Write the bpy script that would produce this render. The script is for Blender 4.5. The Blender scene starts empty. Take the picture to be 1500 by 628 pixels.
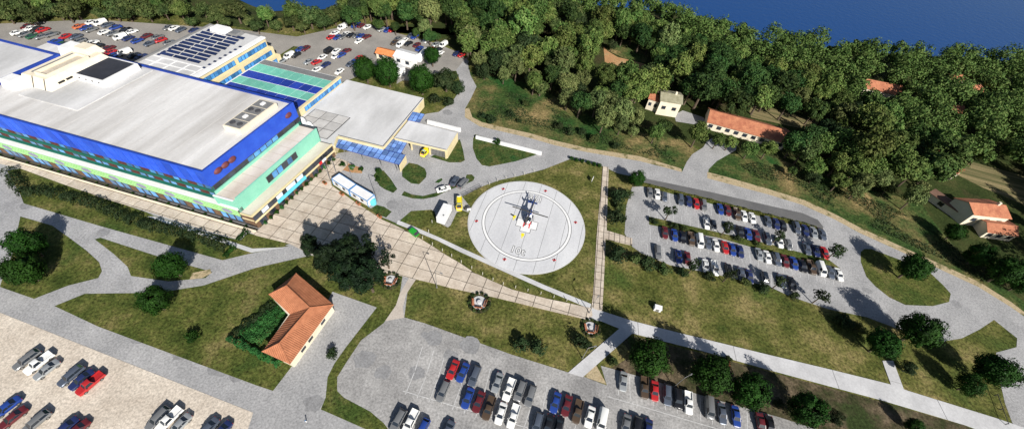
import bpy, math, random
import numpy as np
from mathutils import Vector, Matrix
random.seed(7); NR = np.random.default_rng(11)
sc = bpy.context.scene; COL = sc.collection
R = math.radians
# ------------------------------------------------------------------ camera, sky, sun, exposure
CAM_H = 95.0; FPX = 604.0; PITCH = R(50.0); ROLL = R(7.58)
def cam_axes():
    cp, sp = math.cos(PITCH), math.sin(PITCH)
    X = Vector((1, 0, 0)); Y = Vector((0, sp, cp)); Z = Vector((0, -cp, sp))
    return (math.cos(ROLL)*X + math.sin(ROLL)*Y, -math.sin(ROLL)*X + math.cos(ROLL)*Y, Z)
CX, CY, CZ = cam_axes()
cam = bpy.data.cameras.new('camera'); cam.sensor_width = 36; cam.lens = 36*FPX/1500
cam.clip_start = .5; cam.clip_end = 30000
co = bpy.data.objects.new('camera', cam); COL.objects.link(co)
m = Matrix((CX, CY, CZ)).transposed().to_4x4(); m.translation = (0, 0, CAM_H); co.matrix_world = m
sc.camera = co
SUN_AZ = R(149); SUN_EL = R(34)
w = bpy.data.worlds.new('World'); sc.world = w; w.use_nodes = True
nt = w.node_tree; sky = nt.nodes.new('ShaderNodeTexSky'); sky.sky_type = 'NISHITA'; sky.sun_disc = False
sky.sun_elevation = SUN_EL; sky.sun_rotation = SUN_AZ
nt.links.new(sky.outputs[0], nt.nodes['Background'].inputs[0]); nt.nodes['Background'].inputs[1].default_value = .05
sl = bpy.data.lights.new('sun', 'SUN'); sl.energy = 5.0; sl.angle = R(.5); sl.color = (1, .955, .88)
so = bpy.data.objects.new('sun', sl); COL.objects.link(so)
so.rotation_euler = Vector((-math.sin(SUN_AZ)*math.cos(SUN_EL), -math.cos(SUN_AZ)*math.cos(SUN_EL), -math.sin(SUN_EL))).to_track_quat('-Z', 'Y').to_euler()
so.location = (60, -100, 120)
sc.view_settings.view_transform = 'Standard'; sc.view_settings.look = 'None'
sc.view_settings.exposure = .5; sc.view_settings.gamma = 1; sc.view_settings.use_curve_mapping = False
sc.render.engine = 'CYCLES'

# ------------------------------------------------------------------ survey: a point of the site from its bearing in the photograph, at a known height
def G(x, y, z=0.0):
    d = CX*((x-750)/FPX) - CY*((y-314)/FPX) - CZ
    t = (z-CAM_H)/d.z
    return Vector((d.x*t, d.y*t, z))
def GP(pts, z=0.0): return [G(x, y, z) for x, y in pts]
def PX(p):
    q = Vector(p) - Vector((0, 0, CAM_H)); c = -q.dot(CZ)
    return (750+FPX*q.dot(CX)/c, 314-FPX*q.dot(CY)/c)
def inpoly(p, poly):
    x, y = p[0], p[1]; c = False; n = len(poly)
    for i in range(n):
        x1, y1 = poly[i][0], poly[i][1]; x2, y2 = poly[i-1][0], poly[i-1][1]
        if (y1 > y) != (y2 > y) and x < (x2-x1)*(y-y1)/(y2-y1)+x1: c = not c
    return c

# ------------------------------------------------------------------ materials
MATS = {}
def mat(name, col, rough=.75, col2=None, scale=.5, speck=0., sscale=4., bump=0., bscale=None, metal=0., coat=0., spec=.35, rand=0., stretch=None, contrast=.18, detail=6):
    if name in MATS: return MATS[name]
    m = bpy.data.materials.new(name); m.use_nodes = True; n = m.node_tree; L = n.links.new
    b = n.nodes['Principled BSDF']; b.inputs['Roughness'].default_value = rough; b.inputs['Metallic'].default_value = metal
    b.inputs['Specular IOR Level'].default_value = spec; b.inputs['Coat Weight'].default_value = coat
    b.inputs['Base Color'].default_value = (*col, 1)
    out = None; geo = n.nodes.new('ShaderNodeNewGeometry'); vec = geo.outputs['Position']
    if stretch:
        mp = n.nodes.new('ShaderNodeMapping'); mp.inputs['Rotation'].default_value = (0, 0, -stretch[0]); mp.vector_type = 'TEXTURE'
        mp.inputs['Scale'].default_value = (stretch[1], stretch[2], 1); mp.inputs['Rotation'].default_value = (0, 0, stretch[0])
        L(vec, mp.inputs[0]); svec = mp.outputs[0]
    else: svec = vec
    if col2 is not None:
        t = n.nodes.new('ShaderNodeTexNoise'); t.inputs['Scale'].default_value = scale; t.inputs['Detail'].default_value = detail; t.inputs['Roughness'].default_value = .62
        L(svec, t.inputs['Vector'])
        r = n.nodes.new('ShaderNodeValToRGB'); r.color_ramp.elements[0].position = .5-contrast; r.color_ramp.elements[1].position = .5+contrast
        r.color_ramp.elements[0].color = (*col, 1); r.color_ramp.elements[1].color = (*col2, 1)
        L(t.outputs['Fac'], r.inputs[0]); out = r.outputs[0]
    def mul(src, fac, amt):
        mx = n.nodes.new('ShaderNodeMix'); mx.data_type = 'RGBA'; mx.blend_type = 'MULTIPLY'; mx.inputs[0].default_value = 1
        mr = n.nodes.new('ShaderNodeMapRange'); mr.inputs[1].default_value = .25; mr.inputs[2].default_value = .75
        mr.inputs[3].default_value = 1-amt; mr.inputs[4].default_value = 1+amt; mr.clamp = False
        L(fac, mr.inputs[0])
        if src is None: mx.inputs[6].default_value = (*col, 1)
        else: L(src, mx.inputs[6])
        L(mr.outputs[0], mx.inputs[7]); return mx.outputs[2]
    if speck:
        t = n.nodes.new('ShaderNodeTexNoise'); t.inputs['Scale'].default_value = sscale; t.inputs['Detail'].default_value = 4; t.inputs['Roughness'].default_value = .75
        L(vec, t.inputs['Vector']); out = mul(out, t.outputs['Fac'], speck)
    if rand:
        oi = n.nodes.new('ShaderNodeObjectInfo'); out = mul(out, oi.outputs['Random'], rand)
    if out is not None: L(out, b.inputs['Base Color'])
    if bump:
        t = n.nodes.new('ShaderNodeTexNoise'); t.inputs['Scale'].default_value = bscale or sscale; t.inputs['Detail'].default_value = 5
        L(vec, t.inputs['Vector']); bp = n.nodes.new('ShaderNodeBump'); bp.inputs['Strength'].default_value = 1; bp.inputs['Distance'].default_value = bump
        L(t.outputs['Fac'], bp.inputs['Height']); L(bp.outputs[0], b.inputs['Normal'])
    MATS[name] = m; return m

def layered(name, stops, scale, patch, pscale, speck, sscale, bump):
    """grass-like ground: a broad ramp, a second patch colour and fine speckle"""
    m = bpy.data.materials.new(name); m.use_nodes = True; n = m.node_tree; L = n.links.new
    b = n.nodes['Principled BSDF']; b.inputs['Roughness'].default_value = .95; b.inputs['Specular IOR Level'].default_value = .1
    g = n.nodes.new('ShaderNodeNewGeometry').outputs['Position']
    def noise(s, d=5, r=.6):
        t = n.nodes.new('ShaderNodeTexNoise'); t.inputs['Scale'].default_value = s; t.inputs['Detail'].default_value = d; t.inputs['Roughness'].default_value = r
        L(g, t.inputs['Vector']); return t.outputs['Fac']
    r = n.nodes.new('ShaderNodeValToRGB'); e = r.color_ramp.elements
    while len(e) < len(stops): e.new(.5)
    for i, (p, c) in enumerate(stops): e[i].position = p; e[i].color = (*c, 1)
    L(noise(scale, 8, .68), r.inputs[0])
    mx = n.nodes.new('ShaderNodeMix'); mx.data_type = 'RGBA'; mr = n.nodes.new('ShaderNodeMapRange'); mr.inputs[1].default_value = .54; mr.inputs[2].default_value = .66
    L(noise(pscale, 6), mr.inputs[0]); L(mr.outputs[0], mx.inputs[0]); L(r.outputs[0], mx.inputs[6]); mx.inputs[7].default_value = (*patch, 1)
    m2 = n.nodes.new('ShaderNodeMix'); m2.data_type = 'RGBA'; m2.blend_type = 'MULTIPLY'; m2.inputs[0].default_value = 1
    mr2 = n.nodes.new('ShaderNodeMapRange'); mr2.inputs[1].default_value = .3; mr2.inputs[2].default_value = .7; mr2.inputs[3].default_value = 1-speck; mr2.inputs[4].default_value = 1+speck; mr2.clamp = False
    sp = noise(sscale, 4, .8); L(sp, mr2.inputs[0]); L(mx.outputs[2], m2.inputs[6]); L(mr2.outputs[0], m2.inputs[7]); L(m2.outputs[2], b.inputs['Base Color'])
    bp = n.nodes.new('ShaderNodeBump'); bp.inputs['Strength'].default_value = 1; bp.inputs['Distance'].default_value = bump; L(sp, bp.inputs['Height']); L(bp.outputs[0], b.inputs['Normal'])
    MATS[name] = m; return m

GRASS = layered('lawn_grass', [(.36, (.046, .058, .013)), (.45, (.082, .09, .023)), (.53, (.12, .116, .036)), (.63, (.2, .165, .068))], .11, (.052, .08, .018), .05, .9, 1.4, .12)
LAWN = layered('mown_grass', [(.36, (.036, .052, .011)), (.46, (.062, .078, .018)), (.54, (.09, .098, .026)), (.65, (.15, .13, .05))], .14, (.042, .068, .015), .08, .9, 1.5, .12)
RICH = layered('green_grass', [(.36, (.025, .05, .012)), (.48, (.042, .07, .018)), (.6, (.09, .09, .03))], .3, (.022, .065, .016), .15, .8, 1.6, .15)
DRYG = layered('dry_meadow', [(.36, (.02, .05, .012)), (.45, (.045, .075, .02)), (.54, (.12, .11, .042)), (.64, (.25, .185, .085))], .06, (.02, .07, .016), .045, .8, 1.1, .25)
FOREST = layered('forest_floor', [(.3, (.018, .03, .008)), (.5, (.035, .05, .014)), (.7, (.07, .07, .025))], .1, (.05, .045, .02), .08, .5, 1.2, .25)
SOIL = layered('bare_soil', [(.38, (.035, .04, .016)), (.5, (.075, .062, .036)), (.62, (.13, .1, .065))], .18, (.03, .045, .014), .1, .7, 1.6, .12)
SAND = layered('sandy_verge', [(.3, (.3, .23, .13)), (.5, (.42, .34, .22)), (.7, (.2, .17, .08))], .5, (.1, .1, .035), .25, .35, 2.5, .05)
EARTH = layered('orange_earth', [(.3, (.32, .17, .08)), (.55, (.42, .24, .12)), (.75, (.25, .19, .08))], .2, (.35, .27, .14), .1, .3, 1.5, .08)
ASPH = mat('weathered_asphalt', (.25, .25, .255), .9, (.37, .367, .37), .14, .45, 2.2, .02, spec=.2, contrast=.2)
ASPH2 = mat('car_park_asphalt', (.22, .216, .214), .9, (.38, .372, .365), .11, .48, 2.0, .02, spec=.2, contrast=.15)
DSTRIP = mat('dark_grey_strip', (.1, .1, .103), .9, (.135, .134, .134), .2, .2, 3., .02, spec=.2)
GRAVEL = mat('pinkish_gravel', (.45, .39, .325), .95, (.6, .535, .455), .15, .45, 2.0, .04, spec=.1, contrast=.16)
CONC = mat('pale_concrete', (.42, .42, .43), .9, (.55, .55, .56), .2, .14, 2.2, .01, spec=.2)
PADC = mat('helipad_concrete', (.47, .475, .495), .85, (.6, .605, .62), .12, .12, 2.0, .01, spec=.2, stretch=(R(80), 3, 1))
SLAB = mat('beige_paving_slab', (.4, .335, .27), .9, (.58, .51, .43), .35, .22, 2.0, .01, spec=.15, rand=.05, contrast=.2)
JOINT = mat('dark_joint_filler', (.055, .048, .04), .95, (.09, .075, .058), .5, .2, 4.)
ROOF = mat('pale_roof_membrane', (.4, .385, .37), .85, (.68, .675, .675), .13, .08, 1.6, .01, spec=.2, stretch=(R(77), 6, 1), contrast=.2)
ROOF2 = mat('white_roof_membrane', (.38, .38, .38), .85, (.67, .67, .68), .08, .07, 1.6, .01, spec=.2, stretch=(R(80), 2.5, 1), contrast=.2)
BEIGE = mat('beige_terrace_roof', (.47, .41, .34), .9, (.66, .61, .54), .22, .08, 2., .01, stretch=(R(78), 3, 1), contrast=.2)
BLUE = mat('blue_metal_cladding', (.018, .07, .53), .5, (.03, .11, .64), .3, .06, 2., rand=.12)
DBLUE = mat('dark_blue_trim', (.012, .035, .24), .5, (.02, .06, .34), .3, .06, 2.)
TEAL = mat('pale_teal_render', (.19, .49, .37), .8, (.24, .56, .43), .3, .06, 2.)
DGREEN = mat('dark_green_cladding', (.008, .1, .075), .7, (.012, .14, .1), .3, .08, 2.)
LGREEN = mat('light_green_fascia', (.33, .66, .3), .8, (.42, .74, .36), .4, .05, 2.)
CREAM = mat('cream_render', (.58, .49, .28), .85, (.68, .59, .37), .3, .06, 2.)
CREAM2 = mat('ivory_render', (.64, .57, .44), .85, (.74, .67, .54), .3, .06, 2.)
WHITE = mat('white_paint', (.68, .68, .68), .6, (.76, .76, .76), .5, .03, 2.)
OFFW = mat('off_white_panel', (.66, .66, .66), .6, (.78, .78, .78), .4, .05, 2.)
BLACK = mat('black_paint', (.015, .015, .016), .6)
DGREY = mat('dark_grey_metal', (.05, .05, .055), .5, (.075, .075, .08), .6, .1, 3.)
MGREY = mat('grey_metal', (.2, .2, .2), .5, (.26, .26, .26), .6, .1, 3., metal=.3)
BROWN = mat('brown_wall', (.11, .065, .04), .9, (.17, .1, .06), .6, .15, 3.)
REDP = mat('red_paint', (.5, .02, .025), .6, (.6, .03, .035), .6, .05, 3.)
YELLOW = mat('yellow_paint', (.72, .62, .02), .6, (.8, .7, .03), .6, .05, 3.)
MAROON = mat('maroon_panel', (.1, .03, .035), .6, (.15, .04, .045), .6, .1, 3.)
GLASS = mat('blue_tinted_glass', (.035, .17, .45), .12, (.1, .32, .62), .5, .1, 1.5, spec=.6, rand=.25)
DGLASS = mat('dark_window_glass', (.02, .025, .035), .08, (.035, .045, .065), .5, 0, 1.5, spec=.6, rand=.3)
CGLASS = mat('canopy_glass', (.1, .2, .48), .15, (.2, .34, .68), .6, .08, 1.5, spec=.6, rand=.22)
SOLAR = mat('solar_cell_glass', (.012, .02, .065), .12, (.018, .03, .09), .5, .05, 2., spec=.6, rand=.15)
TILE = mat('terracotta_roof_tile', (.31, .115, .055), .85, (.43, .17, .085), .7, .18, 2.6, .03, rand=.05)
TILE2 = mat('old_terracotta_tile', (.3, .1, .055), .85, (.46, .19, .1), .5, .25, 1.8, .05)
GTILE = mat('lichen_grey_roof', (.2, .19, .12), .9, (.33, .31, .22), .6, .2, 2., .04)
TARP = mat('white_tarpaulin', (.74, .74, .74), .7, (.82, .82, .82), .7, .03, 2.)
WOOD = mat('bark', (.07, .05, .035), .95, (.12, .09, .065), 2., .2, 6., .02)
TYRE = mat('tyre_rubber', (.018, .018, .018), .85)
CARGL = mat('car_window_glass', (.018, .024, .034), .06, spec=.7)
HEADL = mat('headlamp_lens', (.6, .6, .58), .15)
TAILL = mat('tail_lamp_lens', (.35, .01, .01), .2)
CYAN = mat('cyan_panel', (.1, .5, .62), .6, (.13, .58, .7), .6, .05, 2.)

def leafmat(name, c1, c2, c3, rnd=.35):
    m = bpy.data.materials.new(name); m.use_nodes = True; n = m.node_tree; L = n.links.new
    b = n.nodes['Principled BSDF']; b.inputs['Roughness'].default_value = .7; b.inputs['Specular IOR Level'].default_value = .12
    g = n.nodes.new('ShaderNodeNewGeometry'); t = n.nodes.new('ShaderNodeTexNoise'); t.inputs['Scale'].default_value = .55; t.inputs['Detail'].default_value = 3
    L(g.outputs['Position'], t.inputs['Vector']); r = n.nodes.new('ShaderNodeValToRGB'); e = r.color_ramp.elements
    e[0].position = .33; e[0].color = (*c1, 1); e[1].position = .68; e[1].color = (*c3, 1); k = e.new(.5); k.color = (*c2, 1)
    L(t.outputs['Fac'], r.inputs[0]); oi = n.nodes.new('ShaderNodeObjectInfo')
    hs = n.nodes.new('ShaderNodeHueSaturation'); mr = n.nodes.new('ShaderNodeMapRange'); mr.inputs[3].default_value = .5-.035*rnd/.35; mr.inputs[4].default_value = .5+.02*rnd/.35
    L(oi.outputs['Random'], mr.inputs[0]); L(mr.outputs[0], hs.inputs['Hue']); mv = n.nodes.new('ShaderNodeMapRange'); mv.inputs[3].default_value = 1-rnd; mv.inputs[4].default_value = 1+rnd
    ma = n.nodes.new('ShaderNodeMath'); ma.operation = 'FRACT'; mm = n.nodes.new('ShaderNodeMath'); mm.operation = 'MULTIPLY'; mm.inputs[1].default_value = 7.31
    L(oi.outputs['Random'], mm.inputs[0]); L(mm.outputs[0], ma.inputs[0]); L(ma.outputs[0], mv.inputs[0]); L(mv.outputs[0], hs.inputs['Value'])
    L(r.outputs[0], hs.inputs['Color']); L(hs.outputs[0], b.inputs['Base Color'])
    b.inputs['Subsurface Weight'].default_value = 0
    MATS[name] = m; return m
LEAF_F = leafmat('woodland_leaves', (.04, .08, .018), (.076, .125, .029), (.13, .172, .05), .35)
LEAF_F2 = leafmat('deep_woodland_leaves', (.014, .036, .01), (.028, .062, .015), (.05, .088, .022), .3)
LEAF_F3 = leafmat('pale_woodland_leaves', (.06, .09, .028), (.1, .135, .045), (.16, .19, .07), .3)
LEAF_D = leafmat('dark_leaves', (.007, .024, .003), (.011, .042, .004), (.018, .06, .007), .1)
LEAF_K = leafmat('blackish_leaves', (.004, .01, .004), (.006, .016, .006), (.012, .026, .008), .2)
LEAF_S = leafmat('shrub_leaves', (.011, .025, .009), (.02, .038, .013), (.035, .052, .02), .3)
LEAF_B = leafmat('belt_leaves', (.024, .042, .012), (.045, .07, .02), (.08, .1, .034), .35)
LEAF_G = leafmat('bright_hedge_leaves', (.014, .06, .014), (.026, .105, .024), (.045, .15, .036), .15)

# ------------------------------------------------------------------ mesh helpers
class MB:
    def __init__(s): s.v = []; s.f = []; s.m = []
    def add(s, vs, fs, mi=0):
        o = len(s.v); s.v += [tuple(v) for v in vs]; s.f += [tuple(i+o for i in f) for f in fs]; s.m += [mi]*len(fs); return s
    def box(s, c, d, rz=0., mi=0, top=1., tilt=None):
        """box centred on c with size d; 'top' scales the upper face"""
        x, y, z = d[0]/2, d[1]/2, d[2]/2; ca, sa = math.cos(rz), math.sin(rz); vs = []
        for sz, k in ((-1, 1), (1, top)):
            for a, b in ((-1, -1), (1, -1), (1, 1), (-1, 1)):
                X, Y = a*x*k, b*y*k; vs.append((c[0]+X*ca-Y*sa, c[1]+X*sa+Y*ca, c[2]+sz*z))
        return s.add(vs, [(3, 2, 1, 0), (4, 5, 6, 7), (0, 1, 5, 4), (1, 2, 6, 5), (2, 3, 7, 6), (3, 0, 4, 7)], mi)
    def prism(s, poly, z0, z1, mi=0, mi_top=None, bottom=True):
        n = len(poly)
        a = sum(poly[i-1][0]*poly[i][1]-poly[i][0]*poly[i-1][1] for i in range(n))
        if a < 0: poly = list(poly)[::-1]
        vs = [(p[0], p[1], z0) for p in poly]+[(p[0], p[1], z1) for p in poly]
        fs = [(i, (i+1) % n, n+(i+1) % n, n+i) for i in range(n)]
        if bottom: fs.append(tuple(range(n))[::-1])
        s.add(vs, fs, mi); s.add(vs[n:], [tuple(range(n))], mi if mi_top is None else mi_top); return s
    def flat(s, poly, z, mi=0):
        a = sum(poly[i-1][0]*poly[i][1]-poly[i][0]*poly[i-1][1] for i in range(len(poly)))
        if a < 0: poly = list(poly)[::-1]
        return s.add([(p[0], p[1], z) for p in poly], [tuple(range(len(poly)))], mi)
    def tube(s, p, q, r0, r1, n=6, mi=0, cap=True):
        p, q = Vector(p), Vector(q); d = (q-p).normalized(); a = d.orthogonal().normalized(); b = d.cross(a)
        vs = []
        for c, r in ((p, r0), (q, r1)):
            for i in range(n): t = 2*math.pi*i/n; vs.append(c+a*math.cos(t)*r+b*math.sin(t)*r)
        fs = [(i, (i+1) % n, n+(i+1) % n, n+i) for i in range(n)]
        if cap: fs += [tuple(range(n))[::-1], tuple(range(n, 2*n))]
        return s.add(vs, fs, mi)
    def loft(s, rings, mi=0, cap=True):
        n = len(rings[0]); o = []; fs = []
        for r in rings: o += list(r)
        for k in range(len(rings)-1):
            for i in range(n): fs.append((k*n+i, k*n+(i+1) % n, (k+1)*n+(i+1) % n, (k+1)*n+i))
        if cap: fs += [tuple(range(n))[::-1], tuple(range((len(rings)-1)*n, len(rings)*n))]
        return s.add(o, fs, mi)
    def mesh(s, name, mats, org=(0, 0, 0), smooth=None):
        me = bpy.data.meshes.new(name); me.from_pydata([(v[0]-org[0], v[1]-org[1], v[2]-org[2]) for v in s.v], [], s.f)
        for m_ in (mats if isinstance(mats, (list, tuple)) else [mats]): me.materials.append(m_)
        me.polygons.foreach_set('material_index', s.m)
        if smooth: me.polygons.foreach_set('use_smooth', [True]*len(s.f)); me.set_sharp_from_angle(angle=R(smooth))
        me.update(); return me
def link(name, data, parent=None, loc=None, rz=None):
    o = bpy.data.objects.new(name, data); COL.objects.link(o)
    if parent is not None: o.parent = parent
    if loc is not None: o.location = loc
    if rz is not None: o.rotation_euler = (0, 0, rz)
    return o
def tag(o, label, cat, group=None):
    o['label'] = label; o['category'] = cat
    if group: o['group'] = group
    return o
def thing(name, label, cat, loc=(0, 0, 0), rz=0., group=None):
    o = link(name, None, None, loc, rz); o.empty_display_size = .3; return tag(o, label, cat, group)
def build(mb, name, mats, parent=None, smooth=None):
    """world-coordinate mesh as a child of an unrotated thing, or of nothing"""
    org = (0, 0, 0)
    if parent is not None:
        p = parent; o = Vector((0, 0, 0))
        while p is not None: o += p.location; p = p.parent
        org = tuple(o)
    return link(name, mb.mesh(name, mats, org, smooth), parent)
def solo(mb, name, mats, label, cat, base, group=None, smooth=None):
    o = link(name, mb.mesh(name, mats, base, smooth), None, base); return tag(o, label, cat, group)
def struct(name, mb, mats, parent=None):
    me = mb.mesh(name, mats); o = link(name, me, parent)
    if parent is None: o['kind'] = 'structure'
    return o
def sheet(name, px, z, m_, parent=None): return struct(name, MB().flat(GP(px), z), m_, parent)
def copy_tree(o, parent=None):
    c = o.copy(); COL.objects.link(c); c.parent = parent
    for ch in KIDS.get(o.name, []): copy_tree(ch, c)
    return c
KIDS = {}
ORD = ['first', 'second', 'third', 'fourth', 'fifth', 'sixth', 'seventh', 'eighth', 'ninth', 'tenth', 'eleventh', 'twelfth', 'thirteenth', 'fourteenth', 'fifteenth', 'sixteenth', 'seventeenth', 'eighteenth', 'nineteenth', 'twentieth', 'twenty-first', 'twenty-second', 'twenty-third', 'twenty-fourth', 'twenty-fifth', 'twenty-sixth', 'twenty-seventh', 'twenty-eighth', 'twenty-ninth', 'thirtieth']
def clip(poly, cell):
    """polygon clipped to a convex counter-clockwise cell"""
    out = list(poly); n = len(cell)
    for i in range(n):
        a, b = cell[i], cell[(i+1) % n]; inp, out = out, []
        def sd(p): return (b[0]-a[0])*(p[1]-a[1])-(b[1]-a[1])*(p[0]-a[0])
        for k in range(len(inp)):
            p, q = inp[k-1], inp[k]; sp, sq = sd(p), sd(q)
            if (sp < 0) != (sq < 0):
                t = sp/(sp-sq); out.append((p[0]+(q[0]-p[0])*t, p[1]+(q[1]-p[1])*t))
            if sq >= 0: out.append(q)
        if not out: return []
    return out
def area(p): return abs(sum(p[i-1][0]*p[i][1]-p[i][0]*p[i-1][1] for i in range(len(p))))/2
# ------------------------------------------------------------------ terrain and sea
COAST = [(-900, 560), (-420, 300), (-215, 215), (-125, 176), (-84, 196), (-32, 234), (30, 227), (50, 225), (70, 221), (88, 212), (106, 200), (143, 212), (166, 209), (237, 217), (420, 250), (900, 380)]
SEA_Z = -28.0
def coast_y(x):
    for (x0, y0), (x1, y1) in zip(COAST, COAST[1:]):
        if x0 <= x <= x1: return y0+(y1-y0)*(x-x0)/(x1-x0)
    return 500
def ground_z(x, y):
    d = y-coast_y(x)
    if d <= 1: return 0.0
    t = min(1, (d-1)/48.0); t = t*t*(3-2*t)
    return -(abs(SEA_Z)+8)*t
gx = list(range(-620, 700, 12)); gy = list(range(-160, 620, 12)); gm = MB()
gm.v = [(x, y, ground_z(x, y)) for y in gy for x in gx]; nx = len(gx)
gm.f = [(j*nx+i, j*nx+i+1, (j+1)*nx+i+1, (j+1)*nx+i) for j in range(len(gy)-1) for i in range(nx-1)]; gm.m = [0]*len(gm.f)
gm.m = [1 if gm.v[f[2]][1]-coast_y(gm.v[f[2]][0]) > -10 else 0 for f in gm.f]
struct('ground', gm, [GRASS, FOREST])
wm = bpy.data.materials.new('sea_water'); wm.use_nodes = True; n = wm.node_tree; b = n.nodes['Principled BSDF']
b.inputs['Base Color'].default_value = (.01, .052, .185, 1); b.inputs['Roughness'].default_value = .12; b.inputs['IOR'].default_value = 1.33
t = n.nodes.new('ShaderNodeTexNoise'); t.inputs['Scale'].default_value = .25; t.inputs['Detail'].default_value = 8
g_ = n.nodes.new('ShaderNodeNewGeometry'); n.links.new(g_.outputs['Position'], t.inputs['Vector'])
bp = n.nodes.new('ShaderNodeBump'); bp.inputs['Distance'].default_value = .35; bp.inputs['Strength'].default_value = .6
n.links.new(t.outputs['Fac'], bp.inputs['Height']); n.links.new(bp.outputs[0], b.inputs['Normal'])
struct('sea', MB().flat([(-9000, -200), (9000, -200), (9000, 14000), (-9000, 14000)], SEA_Z), wm)

# ------------------------------------------------------------------ roads, car parks, lawns
sheet('meadow', [(672, 100), (705, 110), (752, 116), (800, 135), (844, 158), (880, 178), (917, 190), (1000, 205), (1040, 230), (1110, 222), (1160, 240), (1235, 270), (1300, 285), (1345, 292), (1372, 330), (1405, 370), (1460, 415), (1560, 480), (1640, 560), (1500, 463), (1433, 419), (1372, 391), (1312, 364), (1259, 340), (1222, 320), (1175, 299), (1126, 284), (1034, 260), (997, 253), (937, 235), (860, 222), (813, 212), (775, 201), (723, 189), (702, 184), (675, 170)], .012, DRYG)
FPOLY = [(-160, -60), (490, -60), (490, 46), (530, 36), (585, 48), (640, 60), (690, 84), (705, 110), (752, 116), (800, 135), (844, 158), (880, 178), (917, 190), (1000, 205), (1060, 232), (1110, 222), (1160, 240), (1235, 270), (1300, 285), (1345, 292), (1372, 330), (1405, 370), (1460, 415), (1560, 480), (1900, 620), (1900, 200), (1500, 92), (1130, 66), (1000, 20), (880, 8), (880, -40)]
sheet('woodland_floor', [p for p in FPOLY if -10 < p[1]] , .008, FOREST)
sheet('site_road', [(-120, 190), (0, 228), (380, 332), (440, 362), (600, 402), (592, 466), (564, 470), (529, 498), (509, 528), (494, 552), (494, 572), (504, 582), (542, 602), (562, 619), (640, 760), (-160, 860)], .02, ASPH)
sheet('gravel_car_park', [(-110, 411), (0, 457.5), (371, 603.8), (362, 632), (330, 740), (-110, 780)], .05, GRAVEL)
sheet('front_car_park', [(564, 470), (592, 464.5), (622, 473), (686, 496), (750, 519), (834, 545.5), (857, 552), (889, 564), (880, 535), (930, 549), (1060, 588), (1140, 610), (1240, 642), (1360, 760), (640, 800), (569, 628), (562, 619), (542, 602), (504, 582), (494, 572), (494, 552), (509, 528), (529, 498)], .026, ASPH2)
sheet('main_road', [(683, 84), (689, 110), (698, 127), (690, 144), (681, 160), (681, 171), (702, 184), (723, 189), (775, 201), (813, 212), (860, 222), (937, 235), (999, 252), (1006, 237), (1014, 226), (1030, 216), (1036, 206), (1052, 199), (1080, 206), (1078, 220), (1050, 236), (1038, 248), (1036, 261), (1126, 284), (1175, 299), (1222, 320), (1259, 340), (1312, 364), (1372, 391), (1433, 419), (1480, 448), (1500, 463), (1640, 560), (1640, 740), (1520, 660), (1484, 622), (1472, 590), (1462, 545), (1459, 516), (1489, 508), (1490, 495), (1456, 468), (1435, 482), (1409, 495), (1379, 500), (1312, 480), (1269, 464), (1212, 452), (1158, 434), (1126, 419), (1050, 402), (981, 388), (940, 371), (926, 361), (915, 342), (917, 303), (926, 274), (942, 272), (944, 262), (905, 254), (884, 244), (860, 238), (834, 233.5), (797, 248), (759, 258), (731, 264), (701, 275), (677, 288), (688, 302), (686, 311), (678, 308), (669, 311), (660, 330), (656, 333), (640, 325), (637, 310), (632, 307), (602, 309), (581, 327), (560, 318), (485, 262), (490, 225), (560, 215), (600, 180), (624, 167), (643, 164), (662, 150), (677, 127), (668, 103)], .024, ASPH)
sheet('car_park_dark_edge', [(946, 261.5), (1040, 281), (1126, 301), (1175, 312), (1198, 322), (1206, 332), (1204, 337), (1180, 329), (1126, 316), (1040, 294), (944, 269)], .03, DSTRIP)  # darker grey strip between the road and the car park hedge
sheet('rear_car_park', [(-140, 30), (0, 35), (134, 29), (200, 33), (300, 40), (330, 41), (395, 49), (435, 54), (485, 43), (535, 35), (582, 49), (640, 64), (669, 76), (687, 90), (683, 100), (672, 104), (640, 122), (590, 118), (560, 135), (500, 125), (440, 160), (300, 150), (180, 130), (-140, 130)], .018, mat('rear_lot_asphalt', (.2, .19, .178), .9, (.32, .3, .275), .1, .25, 2., .02, spec=.2, contrast=.25))
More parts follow.
